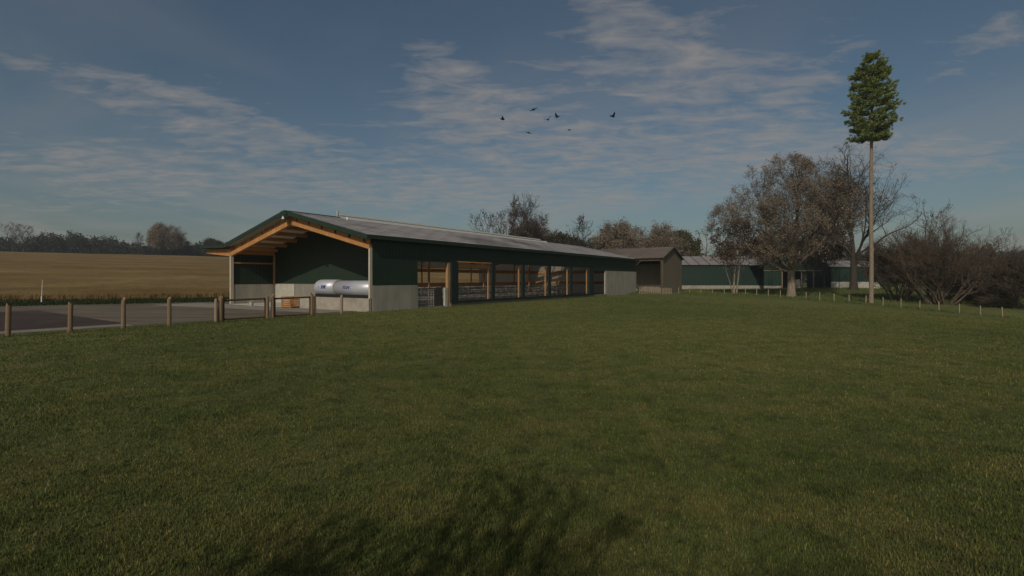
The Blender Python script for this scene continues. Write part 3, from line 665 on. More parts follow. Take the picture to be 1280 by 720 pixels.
# ------------------------------------------------------------------ fences
def post_obj(h, r, m, seed):
    rnd = random.Random(seed); mb = MB(); pts = []; rad = []
    for k in range(6):
        t = k/5; pts.append((rnd.uniform(-.006, .006), rnd.uniform(-.006, .006), -.25+(h+.25)*t)); rad.append(r*(1.04-.08*t)*rnd.uniform(.97, 1.03))
    pts.append((0, 0, h+.015)); rad.append(r*.7)
    return mb, pts, rad
post_src = {}
def post(x, y, h, r, m, label, group, name='fence_post', tilt=True, seed=0):
    key = (m, seed % 3)
    if key not in post_src:
        mb, pts, rad = post_obj(1, 1, m, seed); mb.tube([(p[0]*.3, p[1]*.3, p[2]) for p in pts], rad, 12)
        o = mb.build(name, MAT[m]); post_src[key] = o.data
        for p in o.data.polygons: p.use_smooth = len(p.vertices) == 4
    else:
        o = bpy.data.objects.new(name, post_src[key]); C.objects.link(o)
    rnd = random.Random(seed*7+1)
    o.location = (x, y, tz(x, y)); o.scale = (r, r, h*rnd.uniform(.97, 1.04))
    o.rotation_euler = (rnd.uniform(-.025, .025), rnd.uniform(-.03, .03), rnd.uniform(0, 6)) if tilt else (0, 0, 0)
    return tag(o, label, 'fence post', group)
fence_u = lambda px: None
def u_at(px):   # where the line v = 0 passes under a photo column
    r = (px-640)/F; return (O0[0]-r*O0[1])/(r*A_[1]-A_[0])
names = ['leftmost', 'second from the left', 'third from the left', 'fourth from the left']
for i, px in enumerate((9.5, 87.5, 154, 211.5)):
    x, y = uv2w(u_at(px), -.02)
    post(x, y, 1.16, .082, 'post', 'round brown post standing alone, %s of those beside the dark paved yard' % names[i], 'posts beside the yard', seed=i)
for i in range(1, 5):      # the line goes on outside the picture
    x, y = uv2w(u_at(9.5)-1.9*i, -.02); post(x, y, 1.16, .082, 'post', 'round brown yard post continuing the line beyond the left edge', 'posts beyond the left edge', seed=i+3)
gp = [(269.5, .075, 1.1, 'post_pale', 'thin pale post just left of the first wooden gate'), (275.8, .115, 1.2, 'post', 'thick dark round post carrying the left end of the first wooden gate'),
      (333.6, .085, 1.16, 'post', 'brown post at the right end of the first wooden gate'), (340.3, .085, 1.24, 'post', 'brown post at the left end of the second wooden gate'),
      (389.3, .085, 1.24, 'post', 'brown post at the right end of the second wooden gate'), (393.4, .07, 1.14, 'post', 'slim brown post close right of the second wooden gate'),
      (426.5, .085, 1.16, 'post_pale', 'single post standing before the middle of the low wall and the tank')]
for i, (px, r_, h_, m_, lb) in enumerate(gp):
    x, y = uv2w(u_at(px), -.03 if i != 1 else .03); post(x, y, h_, r_, m_, lb, 'posts beside the yard', seed=i+20)
def gate(pa, pb, label):
    ua, ub = u_at(pa)+.14, u_at(pb)-.1
    x, y = uv2w(ua, 0); r = empty('wooden_gate', (x, y, 0), BR, label=label, cat='gate', group='low wooden gates of the yard'); L_ = ub-ua
    MB().tube([(0, 0, 1.06), (L_, 0, 1.08)], .05, 8).build('top_rail', MAT['rail'], r)
    MB().tube([(0, 0, .12), (L_, 0, .12)], .045, 8).build('bottom_rail', MAT['rail'], r)
    MB().box(-.03, .03, -.035, .035, .05, 1.12).build('stile', MAT['rail'], r); MB().box(L_-.03, L_+.03, -.035, .035, .05, 1.12).build('stile', MAT['rail'], r)
gate(275.8, 333.6, 'low open wooden gate with a top and bottom rail, the left one')
gate(340.3, 389.3, 'low open wooden gate with a top and bottom rail, nearer the tank')
# far fence
line = [(72, 42), (57.3, 57.3), (45.2, 68.7), (35.3, 83.6), (28.2, 88.2)]
def walk(line, step):
    pts = []; carry = 0
    for (a, b) in zip(line[:-1], line[1:]):
        a = np.array(a, float); b = np.array(b, float); Ls = np.linalg.norm(b-a); t = carry
        while t < Ls: pts.append(tuple(a+(b-a)*t/Ls)); t += step
        carry = t-Ls
    return pts
ORD = ['first', 'second', 'third', 'fourth', 'fifth', 'sixth', 'seventh', 'eighth', 'ninth', 'tenth', 'eleventh', 'twelfth', 'thirteenth', 'fourteenth', 'fifteenth', 'sixteenth', 'seventeenth', 'eighteenth', 'nineteenth', 'twentieth']
fp = walk(line, 1.86); pine_px = 1089; npx = [640+F*x/y for x, y in fp]
def flabel(i):
    if npx[i] > 1281: return 'short pale meadow post continuing the long row beyond the right edge'
    if npx[i] > pine_px: k = sum(1 for q in npx if pine_px < q <= npx[i]); return 'short pale meadow post, the %s to the right of the tall pine trunk' % ORD[k-1]
    k = sum(1 for q in npx if npx[i] <= q <= pine_px)
    return 'short pale meadow post, the %s to the left of the tall pine trunk' % (ORD[k-1] if k <= 20 else ['twenty-first', 'twenty-second', 'twenty-third', 'twenty-fourth', 'twenty-fifth', 'twenty-sixth', 'twenty-seventh', 'twenty-eighth'][k-21])
for i, (x, y) in enumerate(fp):
    post(x, y, 1.14, .062, 'post_pale', flabel(i), 'posts along the far side of the meadow', seed=i)
bp_ = walk([(27.6, 87.4), (17.9, 70.9)], 1.05)
for i, (x, y) in enumerate(bp_):
    post(x, y, 1.0, .07, 'post_pale', 'post of the close row before the brown barn, %s counted from the green shed' % ORD[len(bp_)-1-i], 'posts in front of the brown barn', seed=i)
# ------------------------------------------------------------------ trees
class Wood:
    """collects branch tubes into numpy buffers"""
    def __init__(s): s.V = []; s.L = []; s.Cn = []; s.n = 0
    def tube(s, pts, rad, k):
        pts = np.array(pts); m = len(pts); t = np.gradient(pts, axis=0); t /= np.linalg.norm(t, axis=1)[:, None]+1e-9
        ref = np.array([0, 0, 1.]) if abs(t[0, 2]) < .9 else np.array([1., 0, 0])
        u = np.cross(t, ref); u /= np.linalg.norm(u, axis=1)[:, None]+1e-9; w = np.cross(t, u)
        a = np.arange(k)*2*math.pi/k; r = np.array(rad)[:, None, None]
        V = pts[:, None, :]+r*(u[:, None, :]*np.cos(a)[None, :, None]+w[:, None, :]*np.sin(a)[None, :, None])
        s.V.append(V.reshape(-1, 3)); i = np.arange(m-1)[:, None]*k; j = np.arange(k)[None, :]; j2 = (j+1) % k
        q = np.stack([i+j, i+j2, i+k+j2, i+k+j], -1).reshape(-1, 4)+s.n
        s.L.append(q.reshape(-1)); s.Cn.append(np.full(len(q), 4)); s.n += m*k
    def build(s, name, m, parent, smooth=True):
        return np_mesh(name, np.concatenate(s.V), np.concatenate(s.L), np.concatenate(s.Cn), m, smooth, parent)
def leaves(name, centers, n_per, spread, size, m, parent, rng, aspect=.45, flat=0.):
    c = np.repeat(np.array(centers), n_per, 0); n = len(c)
    c = c+rng.normal(0, spread, (n, 3))
    d = rng.normal(0, 1, (n, 3)); d[:, 2] *= (1-flat); d /= np.linalg.norm(d, axis=1)[:, None]+1e-9
    e = rng.normal(0, 1, (n, 3)); e -= (e*d).sum(1)[:, None]*d; e /= np.linalg.norm(e, axis=1)[:, None]+1e-9
    s = size*rng.uniform(.6, 1.3, (n, 1))
    V = np.stack([c-d*s*.5, c+e*s*aspect*.5, c+d*s*.5, c-e*s*aspect*.5], 1).reshape(-1, 3)
    return np_mesh(name, V, np.arange(4*n), np.full(n, 4), m, False, parent)
class Env:
    """crown outline: radius as a lumpy function of direction from a centre"""
    def __init__(s, c, r, seed, lump=.18, flatbot=.75):
        s.c = np.array(c, float); s.r = np.array(r, float); g = np.random.default_rng(seed); s.k = g.normal(0, 1, (9, 3))*2.2; s.ph = g.uniform(0, 6.28, 9); s.l = lump; s.fb = flatbot
    def inside(s, p):
        d = (p-s.c)/s.r
        if d[2] < 0: d = d*np.array([1, 1, 1/s.fb])
        n = np.linalg.norm(d)+1e-9; w = 1+s.l*np.sin(s.k@(d/n)+s.ph).mean()*2.2
        return n/w          # < 1 inside
def grow_tree(seed, H, r0, fork, env, limbs=7, kids=(9, 7, 6), angs=(.85, .8, .9), up=.25, wob=.12, lean=(0, 0), twig_r=.02, leader=True, limb_ang=(.5, 1.15), frac=(.62, .55, .5), gen=3, minr=.012, droop=0., stems=None):
    rng = np.random.default_rng(seed); tr = Wood(); cr = Wood(); tips = []
    def reach(p, d, mx):
        """distance from p along d to the crown outline"""
        t = .3; last = 0; seen = False; st = max(.25, mx*.04)
        while t < mx:
            ins = env.inside(p+d*t) <= 1
            if ins: seen = True; last = t
            elif seen: break
            t += st
        return last
    def branch(p, d, length, r, lev):
        nseg = max(2, (9, 6, 4, 3, 2)[min(lev, 4)]); pts = [p]; rad = [r]; q = p.copy(); dd = d.copy()
        for k in range(nseg):
            dd = dd+rng.normal(0, wob*(1+.3*lev), 3)+np.array([0, 0, (up if lev < 3 else up*.6)/nseg*1.2-droop*lev/nseg]); dd /= np.linalg.norm(dd)
            q = q+dd*length/nseg; pts.append(q.copy()); rad.append(max(r*(1-.82*(k+1)/nseg), minr*.55))
        (tr if lev == 0 else cr).tube(pts, rad, (7, 5, 4, 3, 3)[min(lev, 4)])
        pts = np.array(pts)
        if lev >= gen: tips.append(pts[-1]); tips.append(pts[len(pts)//2]); return
        n = kids[min(lev, len(kids)-1)]
        for i in range(n):
            t = .22+.76*(i+rng.uniform(.2, .8))/n; f = t*nseg; a = int(f); a = min(a, nseg-1); bp = pts[a]+(pts[a+1]-pts[a])*(f-a)
            ax = pts[a+1]-pts[a]; ax /= np.linalg.norm(ax); o = rng.normal(0, 1, 3); o -= o@ax*ax; o /= np.linalg.norm(o)
            an = angs[min(lev, len(angs)-1)]*rng.uniform(.65, 1.15); nd = ax*math.cos(an)+o*math.sin(an)
            l = min(length*frac[min(lev, len(frac)-1)]*rng.uniform(.7, 1.2)*(1.15-.45*t), max(reach(bp, nd, length)*1.02, .0))
            if l < .25*(4-lev)*.6: 
                if lev >= gen-1: tips.append(bp)
                continue
            branch(bp, nd, l, max(r*(1-.8*t)*.55, minr), lev+1)
        # leader twig
        tips.append(pts[-1])
    ltop = np.array([lean[0], lean[1], fork])
    if stems is None:
        pts = [np.array([0, 0, -.4]), np.array([0, 0, 0.]), np.array([lean[0]*.12, lean[1]*.12, fork*.18]), np.array([lean[0]*.5, lean[1]*.5, fork*.55]), ltop]
        tr.tube(pts, [r0*1.5, r0*1.28, r0*1.02, r0*.88, r0*.8], 12)
        if leader:
            d = np.array([rng.normal(0, .08), rng.normal(0, .08), 1]); d /= np.linalg.norm(d); branch(ltop-d*.3, d, max(reach(ltop, d, H)*.95, 1), r0*.62, 0)
        for i in range(limbs):
            az = 2*math.pi*(i+rng.uniform(-.25, .25))/limbs; an = rng.uniform(*limb_ang); d = np.array([math.sin(an)*math.cos(az), math.sin(an)*math.sin(az), math.cos(an)])
            z = fork*(1-.10*rng.random()); p = np.array([lean[0]*z/fork, lean[1]*z/fork, z]); 
            l = reach(ltop+d*.5, d, H)*rng.uniform(.86, 1.0); branch(p, d, max(l, 1.5), r0*rng.uniform(.24, .42), 0)
    else:
        for (sx, sy, dx, dy, dz, rr, ln) in stems:
            d = np.array([dx, dy, dz], float); d /= np.linalg.norm(d); p = np.array([sx, sy, -.2]); branch(p, d, ln, rr, 0)
    return tr, cr, np.array(tips), rng
def make_tree(name, x, y, label, cat='tree', group=None, leaf=None, bark='bark', twig='twig', rz=0, lscale=1, zoff=0, thin=1, **k):
    tr, cr, tips, rng = grow_tree(**k)
    root = empty(name, (x, y, tz(x, y)+zoff), rz, label=label, cat=cat, group=group)
    tr.build('trunk', MAT[bark], root); crown = cr.build('crown', MAT[twig], root, smooth=False)
    print('TREE', name, cr.n, len(tips))
    if leaf:
        n, sp, sz, m = leaf[:4]; keep = tips if len(leaf) < 5 else tips[rng.random(len(tips)) < leaf[4]]
        leaves('foliage', keep, n, sp, sz, MAT[m], crown, rng)
    return root
MAT['leaf_brown'] = leaf_mat('withered_leaves', (.150, .115, .082), (.34, .28, .21), tr=.35)
MAT['leaf_rust'] = leaf_mat('rusty_leaves', (.085, .056, .040), (.165, .115, .080), tr=.3)
MAT['leaf_olive'] = leaf_mat('olive_leaves', (.060, .066, .030), (.125, .115, .050), tr=.3)
MAT['leaf_dark'] = leaf_mat('dark_leaves', (.035, .034, .022), (.070, .060, .036), tr=.25)
MAT['leaf_wood'] = leaf_mat('far_wood_leaves', (.030, .036, .028), (.055, .056, .040), tr=.2)
MAT['needle'] = leaf_mat('pine_needles', (.12, .17, .042), (.30, .345, .10), tr=.3)

# the large tree with withered leaves
xT, yT = P(989, 85), 85.
make_tree('broad_tree', xT, yT, 'large broad tree with withered tan leaves and a pale thick trunk', leaf=(13, .25, .23, 'leaf_brown', .54), bark='bark', twig='twig',
          seed=11, H=24.5, r0=.66, fork=4.6, env=Env((0, 0, 12.9), (11.8, 10.5, 10.2), 5, .24, .95), limbs=10, kids=(11, 8, 6), up=.3, gen=3, limb_ang=(.35, 1.3), minr=.022)
# its slender neighbour on the left
make_tree('slender_tree', P(918, 86), 86., 'slender twin stemmed tree with rust brown leaves left of the large broad tree', leaf=(5, .3, .38, 'leaf_rust', .6), bark='bark', twig='twig',
          seed=21, H=12.5, r0=.14, fork=4, env=Env((.4, 0, 8.3), (5.0, 4.2, 4.6), 8, .22, .8), kids=(9, 7, 5), up=.2, gen=3, minr=.016,
          stems=[(0, 0, -.06, 0, 1, .17, 11), (.35, 0, .1, .05, 1, .16, 10), (-.15, .2, -.22, 0, 1, .10, 8)])
# bare tree behind the pine
make_tree('bare_tree', P(1067, 99), 99., 'large bare tree with a dark forked trunk behind the tall pine', leaf=(2, .3, .30, 'leaf_rust', .10), bark='bark_dark', twig='bark_dark',
          seed=36, H=28, r0=.66, fork=6.4, env=Env((1.6, 0, 16.8), (11.8, 9.5, 11.3), 15, .26, .85), limbs=9, kids=(9, 7, 5), up=.35, gen=3, limb_ang=(.3, .82), minr=.022, wob=.16)

# tall pine: bare pole, short dense crown
def tall_pine():
    Yp = 72.; x = P(1089, Yp); zb = tz(x, Yp); H = ZY(72, Yp)-zb
    root = empty('tall_pine', (x, Yp, zb), 0, label='very tall pine with a long bare trunk and a short dense green crown', cat='tree')
    W = Wood(); W.tube([(0, 0, -.4), (0, 0, 0), (.04, 0, 6), (-.05, 0, 14), (.06, .03, 22), (.1, 0, 28), (.05, 0, H-1)], [.36, .30, .27, .24, .20, .15, .05], 14)
    q = random.Random(8)
    for k in range(9):
        z = q.uniform(15, 27); a = q.uniform(0, 6.28); l = q.uniform(.25, .7); W.tube([(math.cos(a)*.15, math.sin(a)*.15, z), (math.cos(a)*(.2+l), math.sin(a)*(.2+l), z-.05+q.uniform(-.1, .1))], [.035, .012], 4)
    W.build('trunk', MAT['bark_pine'], root)
    rng = np.random.default_rng(5); B = Wood(); cen = []; z0 = ZY(178, Yp)-zb
    prof = [(0, 2.5), (.08, 2.9), (.25, 3.35), (.45, 3.25), (.62, 2.75), (.78, 2.4), (.90, 1.8), (1, .5)]
    lv = 10
    for i in range(lv):
        t = i/(lv-1); z = z0+.5+(H-z0-.9)*t; r = np.interp(t, [p[0] for p in prof], [p[1] for p in prof])
        n = 9 if t < .85 else 6
        for j in range(n):
            a = 2*math.pi*(j+rng.uniform(-.4, .4))/n+i*.7; l = r*rng.uniform(.72, 1.13); dz = -.35+.25*t+rng.normal(0, .12)
            p0 = np.array([.06, 0, z+rng.normal(0, .10)]); pts = [p0]
            for k in range(1, 5): f = k/4; pts.append(p0+np.array([math.cos(a)*l*f, math.sin(a)*l*f, dz*f*1.0+.55*f*f]))
            B.tube(pts, [.05, .042, .033, .024, .015], 4)
            for f in np.linspace(.30, 1.03, 9):
                c = p0+np.array([math.cos(a)*l*f, math.sin(a)*l*f, dz*f+.55*f*f])
                for s in range(3):
                    cen.append(c+np.array([-math.sin(a), math.cos(a), 0])*rng.normal(0, .34)*(.5+f)*.9+np.array([0, 0, rng.normal(.10, .16)]))
    cr = B.build('crown', MAT['bark_dark'], root, smooth=False)
    cen = np.array(cen); c = np.repeat(cen, 19, 0); n = len(c); d = rng.normal(0, 1, (n, 3)); d[:, 2] = np.abs(d[:, 2])*.8+.15
    out = c-np.array([0, 0, 1])*c[:, 2:3]; out /= np.linalg.norm(out, axis=1)[:, None]+1e-6; d += out*.9; d /= np.linalg.norm(d, axis=1)[:, None]
    e = np.cross(d, rng.normal(0, 1, (n, 3))); e /= np.linalg.norm(e, axis=1)[:, None]; s = rng.uniform(.20, .40, (n, 1)); c = c+rng.normal(0, .07, (n, 3))
    V = np.stack([c-e*.028, c+d*s*.6-e*.035, c+d*s, c+d*s*.6+e*.035, c+e*.028], 1).reshape(-1, 3)
    np_mesh('needles', V, np.arange(5*n), np.full(n, 5), MAT['needle'], False, cr)
tall_pine()

# spreading bare shrubs on the right
def shrub(name, px, Y, label, stems, env, seed, leaf=None, kids=(12, 9, 7), bark='bush_bark', **k):
    make_tree(name, P(px, Y), Y, label, cat='shrub', group=None, leaf=leaf, bark=bark, twig=bark, seed=seed, H=14, r0=.3, fork=1, env=env, kids=kids, up=k.pop('up', .35), gen=3, minr=.018, angs=(.6, .6, .7), stems=stems, frac=(.6, .55, .5), **k)
rr = random.Random(3)
def fan(n, sx, r, ln, z=(.5, 1.3), seed=1, wide=1.):
    q = random.Random(seed); o = []
    for i in range(n):
        a = q.uniform(0, 6.28); m = q.uniform(.25, 1)*wide
        o.append((q.uniform(-.6, .6)*sx, q.uniform(-.6, .6)*sx, math.cos(a)*m, math.sin(a)*m*.8, q.uniform(*z), r*q.uniform(.6, 1.2), ln*q.uniform(.75, 1.05)))
    return o
shrub('spreading_shrub', 1176, 73, 'wide bare shrub fanning out from several leaning stems right of the tall pine',
      [(-.7, 0, -.05, 0, 1, .30, 9.5), (-.15, .3, .06, 0, 1, .26, 10), (1.2, 0, .75, .1, .85, .22, 10.5), (1.6, .4, .5, .3, 1, .18, 10), (-1.2, 0, -.9, 0, .6, .22, 9), (-1.6, .3, -.55, -.2, .9, .18, 9.5)]+fan(12, 1.4, .13, 9.5, (.6, 1.1), 4, 1.1),
      Env((.9, 0, 6.0), (10.6, 7, 7.2), 31, .55, .9), 41, leaf=(1, .2, .16, 'leaf_dark', .12), kids=(11, 8, 6))
shrub('dark_shrub', 1126, 78, 'dark dense bare shrub just right of the tall pine trunk', fan(14, 1.2, .12, 7.5, (.6, 1.3), 9, .9), Env((0, 0, 5.0), (5.2, 4.5, 5.8), 33, .25, .9), 43, leaf=(2, .2, .2, 'leaf_dark', .35))
shrub('edge_shrub', 1290, 67, 'tangled dark bare shrub cut by the right edge of the view', fan(20, 3.2, .12, 6.5, (.35, 1.0), 13, 1.2), Env((0, 0, 3.0), (7.4, 5, 4.0), 35, .2, .9), 45, leaf=(2, .2, .22, 'leaf_dark', .4))
shrub('edge_shrub', 1400, 70, 'tangled dark bare shrub beyond the right edge', fan(20, 3.2, .12, 6.5, (.35, 1.0), 14, 1.2), Env((0, 0, 3.2), (8, 5, 4.2), 36, .2, .9), 46, leaf=(2, .2, .22, 'leaf_dark', .4))
shrub('low_thicket', 1225, 79, 'low dark thicket filling the gap behind the wide shrub stems', fan(22, 5, .10, 5.5, (.35, 1.0), 17, 1.2), Env((0, 0, 2.6), (9.5, 4, 4.0), 37, .2, .9), 47, leaf=(3, .25, .26, 'leaf_dark', .5))
make_tree('sapling_tree', P(1160, 84), 84., 'thin tree with sparse dark leaf tufts rising behind the wide shrub', leaf=(3, .16, .34, 'leaf_olive', .22), bark='bark_dark', twig='bark_dark',
          seed=51, H=17, r0=.18, fork=6, env=Env((0, 0, 11.8), (4.6, 3.6, 6.6), 18, .3, .9), limbs=6, kids=(5, 4, 3), up=.4, gen=2, limb_ang=(.3, .8), minr=.03, wob=.14)
make_tree('understorey_tree', P(1030, 108), 108., 'dark low tree between the large broad tree and the bare tree', leaf=(4, .4, .5, 'leaf_rust', .6), bark='bark_dark', twig='bark_dark',
          seed=53, H=13, r0=.2, fork=4, env=Env((0, 0, 8.6), (7, 5, 4.8), 19, .2, .8), limbs=7, kids=(7, 5, 4), up=.2, gen=3, minr=.02)

# background trees: five kinds, then copies of them
TY = {}
def kind(key, **k):
    nm = k.pop('nm'); lf = k.pop('leaf'); bark = k.pop('bark', 'bark_dark'); TY[key] = (nm, lf, bark, k)
kind('sparse', nm='sparse_tree', leaf=(6, .28, .45, 'leaf_dark', .4), seed=61, H=20, r0=.26, fork=6, env=Env((0, 0, 13), (5.6, 5, 7.4), 41, .34, .9), limbs=6, kids=(6, 4, 3), up=.45, gen=2, limb_ang=(.25, .8), minr=.05, wob=.14)
kind('birch', nm='bare_birch', leaf=(2, .4, .35, 'leaf_rust', .30), seed=62, H=24, r0=.34, fork=5, env=Env((0, 0, 13.5), (6.6, 6.2, 11), 42, .2, .8), limbs=12, kids=(10, 8, 5), up=.35, gen=3, limb_ang=(.25, 1.05), minr=.05)
kind('leafy', nm='leafy_tree', leaf=(6, .5, .42, 'leaf_brown', .8), seed=63, H=16, r0=.34, fork=3.2, env=Env((0, 0, 8.8), (7.6, 7.0, 7), 43, .16, .9), limbs=11, kids=(8, 6, 5), up=.3, gen=3, minr=.04)
kind('olive', nm='round_tree', leaf=(12, .5, .6, 'leaf_olive', .8), seed=64, H=14, r0=.32, fork=4.2, env=Env((0, 0, 9), (6.6, 6, 4.6), 44, .16, .8), limbs=9, kids=(8, 6, 5), up=.25, gen=3, minr=.04)
kind('pinelet', nm='young_pine', leaf=(6, .22, .5, 'leaf_olive', .5), seed=65, H=17, r0=.22, fork=5, env=Env((0, 0, 10.5), (4.2, 4, 6.6), 45, .3, .9), limbs=9, kids=(6, 4), up=.12, gen=2, limb_ang=(.7, 1.4), minr=.04)
kind('hedge', nm='hedge_bush', leaf=(8, .5, .6, 'leaf_dark', .7), seed=66, H=8, r0=.2, fork=1.2, env=Env((0, 0, 3.6), (6, 4, 3.8), 46, .25, .9), limbs=11, kids=(7, 5, 4), up=.25, gen=3, minr=.04)
SRC = {}
HT = dict(sparse=20.4, birch=24.5, leafy=15.8, olive=13.6, pinelet=17.1, hedge=7.4)
def TOPZ(o):
    if 'topz' not in _TZ.setdefault(o.name, {}):
        def mx(q):
            m = 0.
            if q.type == 'MESH':
                v = np.empty(len(q.data.vertices)*3, 'f'); q.data.vertices.foreach_get('co', v); m = float(np.percentile(v[2::3], 99.7))
            return max([m]+[mx(c) for c in bpy.data.objects if c.parent == q])
        _TZ[o.name]['topz'] = mx(o)
    return _TZ[o.name]['topz']
_TZ = {}
def back(key, px, Y, ytop, label, rz, wide=1., ybase=None):
    x = P(px, Y); zb = tz(x, Y)-.2; h = ZY(ytop, Y)-zb; s = h/HT[key]
    if key not in SRC:
        nm, lf, bark, k = TY[key]; o = make_tree(nm, x, Y, label, group='trees beyond the buildings', leaf=lf, bark=bark, twig=bark, **k); SRC[key] = o
    else: o = copy_tree(SRC[key])
    s = h/TOPZ(SRC[key])
    o.location = (x, Y, zb); o.scale = (s*wide, s*wide, s); o.rotation_euler = (0, 0, rz); o['label'] = label; o['group'] = 'trees beyond the buildings'
for a in [('sparse', 606, 150, 262, 'sparse tree with few leaf tufts, leftmost of those above the grey roof', .3), ('sparse', 630, 156, 260, 'sparse tree with few leaf tufts close left of the dense bare birch', 2.1, .8),
          ('birch', 661, 150, 243, 'tall dense bare birch above the ridge of the grey roof', 0), ('leafy', 681, 165, 285, 'small brownish tree low behind the far end of the ridge skylight', 1.3, .8),
          ('hedge', 705, 150, 293, 'dark hedge bush above the far part of the grey roof', 0, .8), ('sparse', 728, 146, 267, 'dark pointed tree with small leaf tufts right of the hedge bush', 4.0, .95),
          ('leafy', 770, 150, 277, 'brown leafy tree behind the far end of the grey roof', .4), ('leafy', 793, 156, 281, 'brown leafy tree behind the left half of the brown barn roof', 2.2, .8),
          ('leafy', 829, 148, 282, 'brown leafy tree directly behind the peak of the brown barn', 3.1, .9), ('olive', 853, 150, 290, 'round olive tree behind the right slope of the brown barn', 0, .72),
          ('pinelet', 882, 158, 283, 'thin young pine over the pale roof of the long green shed', 0), ('pinelet', 903, 165, 287, 'thin young pine partly behind the slender rust brown tree', 1.4, .8),
          ('birch', 1110, 150, 300, 'hazy bare birch far behind the tall pine trunk', 1.1, 1.3),
          ('leafy', 955, 150, 300, 'brown tree behind the green gabled shed', 1.5, 1.1), ('leafy', 1015, 155, 298, 'brown tree behind the right side of the green gabled shed', 2.5, 1.3),
          ('birch', 1215, 150, 300, 'hazy bare birch far behind the wide shrub', 2.0, 1.4), ('birch', 1262, 145, 310, 'hazy bare birch far behind the right edge shrub', 3.0, 1.6)]:
    back(*a)
# left: individual trees standing out of the wood beyond the field
for a in [('sparse', 16, 290, 277, 'sparse rounded tree at the far left above the woodland', 1.0, 1.1), ('sparse', 30, 292, 280, 'sparse dark tree at the far left, second from the picture edge', .2, 1.2), ('sparse', 88, 290, 287, 'thin tree poking out of the woodland between two dark humps', 3, .7),
          ('sparse', 173, 290, 289, 'thin tree with a few leaf tufts left of the large brown crowned tree', 2.0, .9), ('leafy', 211, 290, 280, 'large brown crowned tree standing out of the woodland beyond the field', 2.9, 1.05), ('hedge', 266, 285, 299, 'low dark tree just left of the canopy end of the shed', .6, .8)]:
    back(*a)

# woodland mass beyond the field
def woodland():
    rng = np.random.default_rng(9); cen = []; 
    top = lambda px: np.interp(px, [-400, -200, -60, 0, 12, 25, 50, 62, 78, 95, 104, 112, 127, 136, 148, 170, 200, 240, 262, 300, 420, 560, 700, 900, 1100, 1400, 1700],
                               [300, 305, 298, 296, 300, 306, 297, 290.5, 299, 292, 297, 298, 299, 295, 303, 307, 307, 306, 304, 308, 312, 318, 322, 322, 318, 315, 318])
    for px in np.arange(-420, 1720, 3.2):
        Y0 = 310. if px < 560 else 260.
        for j in range(4):
            Y = Y0+rng.uniform(-14, 30); X = P(px+rng.uniform(-3, 3), Y); zt = ZY(top(px)+(0 if j == 0 else rng.uniform(0, 8)), Y); zb = tz(X, Y)-1
            for z in np.linspace(zt-.8, zb, 9)[:]:
                cen.append((X+rng.normal(0, 1.6), Y+rng.normal(0, 2.), z+rng.normal(0, .4)))
    o = leaves('woodland', cen, 22, 1.0, .95, MAT['leaf_wood'], None, rng, aspect=.9)
    tag(o, 'dark distant woodland along the horizon beyond the fields', 'woodland', kind='stuff')
woodland()

# bare tree behind the viewer, only its shadow falls into the picture
make_tree('shadow_tree', -3.35, -3.75, 'bare branching tree standing behind the viewer whose shadow falls on the grass', bark='bark_dark', twig='bark_dark',
          seed=71, H=8, r0=.16, fork=1.9, env=Env((0, 0, 4.6), (2.1, 2.0, 2.5), 50, .3, .9), limbs=8, kids=(9, 6, 3), up=.4, gen=2, limb_ang=(.25, .9), minr=.022, leaf=(4, .12, .09, 'leaf_dark', .4))

# ------------------------------------------------------------------ birds
def birds():
    names = [(628, 149, 'leftmost bird of the small flock'), (667, 137, 'highest bird of the flock'), (685, 149.5, 'bird in the middle of the flock, left of its close pair'), (696.5, 146, 'bird in the middle of the flock, right of its close pair'),
             (661, 166, 'small bird lowest on the left of the flock'), (711.5, 162.5, 'small bird low at the right of the flock'), (766, 145.5, 'bird flying apart, far right of the flock')]
    for i, (px, py, lb) in enumerate(names):
        Y = 62. if i not in (4, 5) else 80.; rnd = random.Random(i+2)
        o = MB(); 
        body = [(-.22, 0, 0), (-.15, 0, .01), (0, 0, 0), (.12, 0, .01), (.19, 0, .03), (.25, 0, .02)]
        o.tube(body, [.03, .07, .10, .08, .06, .012], 8)
        for s in (-1, 1):
            dih = .75 if i in (0, 2, 6, 3) else -.2+.25*i % 1
            P0 = [(.08, 0), (-.1, 0)]; V = []
            for (yy, zz, xa, xb) in ((.03, 0, .12, -.10), (.18, .13, .13, -.10), (.34, .13+.12*dih, .08, -.08), (.47, .12+.28*dih, -.02, -.08)):
                V += [(xa, s*yy*.9, zz*dih+.02), (xb, s*yy*.9, zz*dih+.02), (xb, s*yy*.9, zz*dih), (xa, s*yy*.9, zz*dih)]
            Fs = [(0, 1, 2, 3), (12, 15, 14, 13)]
            for k in range(3):
                b = k*4; Fs += [(b, b+4, b+5, b+1), (b+1, b+5, b+6, b+2), (b+2, b+6, b+7, b+3), (b+3, b+7, b+4, b)]
            o.add(V, Fs)
        o.add([(-.18, -.02, .0), (-.18, .02, .0), (-.36, .07, .0), (-.36, -.07, .0), (-.18, -.02, .012), (-.18, .02, .012), (-.36, .07, .008), (-.36, -.07, .008)], [(0, 1, 2, 3), (7, 6, 5, 4), (0, 4, 5, 1), (1, 5, 6, 2), (2, 6, 7, 3), (3, 7, 4, 0)])
        ob = o.build('bird', MAT['bird']); ob.location = (P(px, Y), Y, ZY(py, Y)); ob.rotation_euler = (rnd.uniform(-.5, .5), rnd.uniform(-.4, .2), rnd.uniform(0, 3.1)); ob.scale = (1.2,)*3
        tag(ob, 'black '+lb, 'bird', 'birds flying above the shed')
birds()

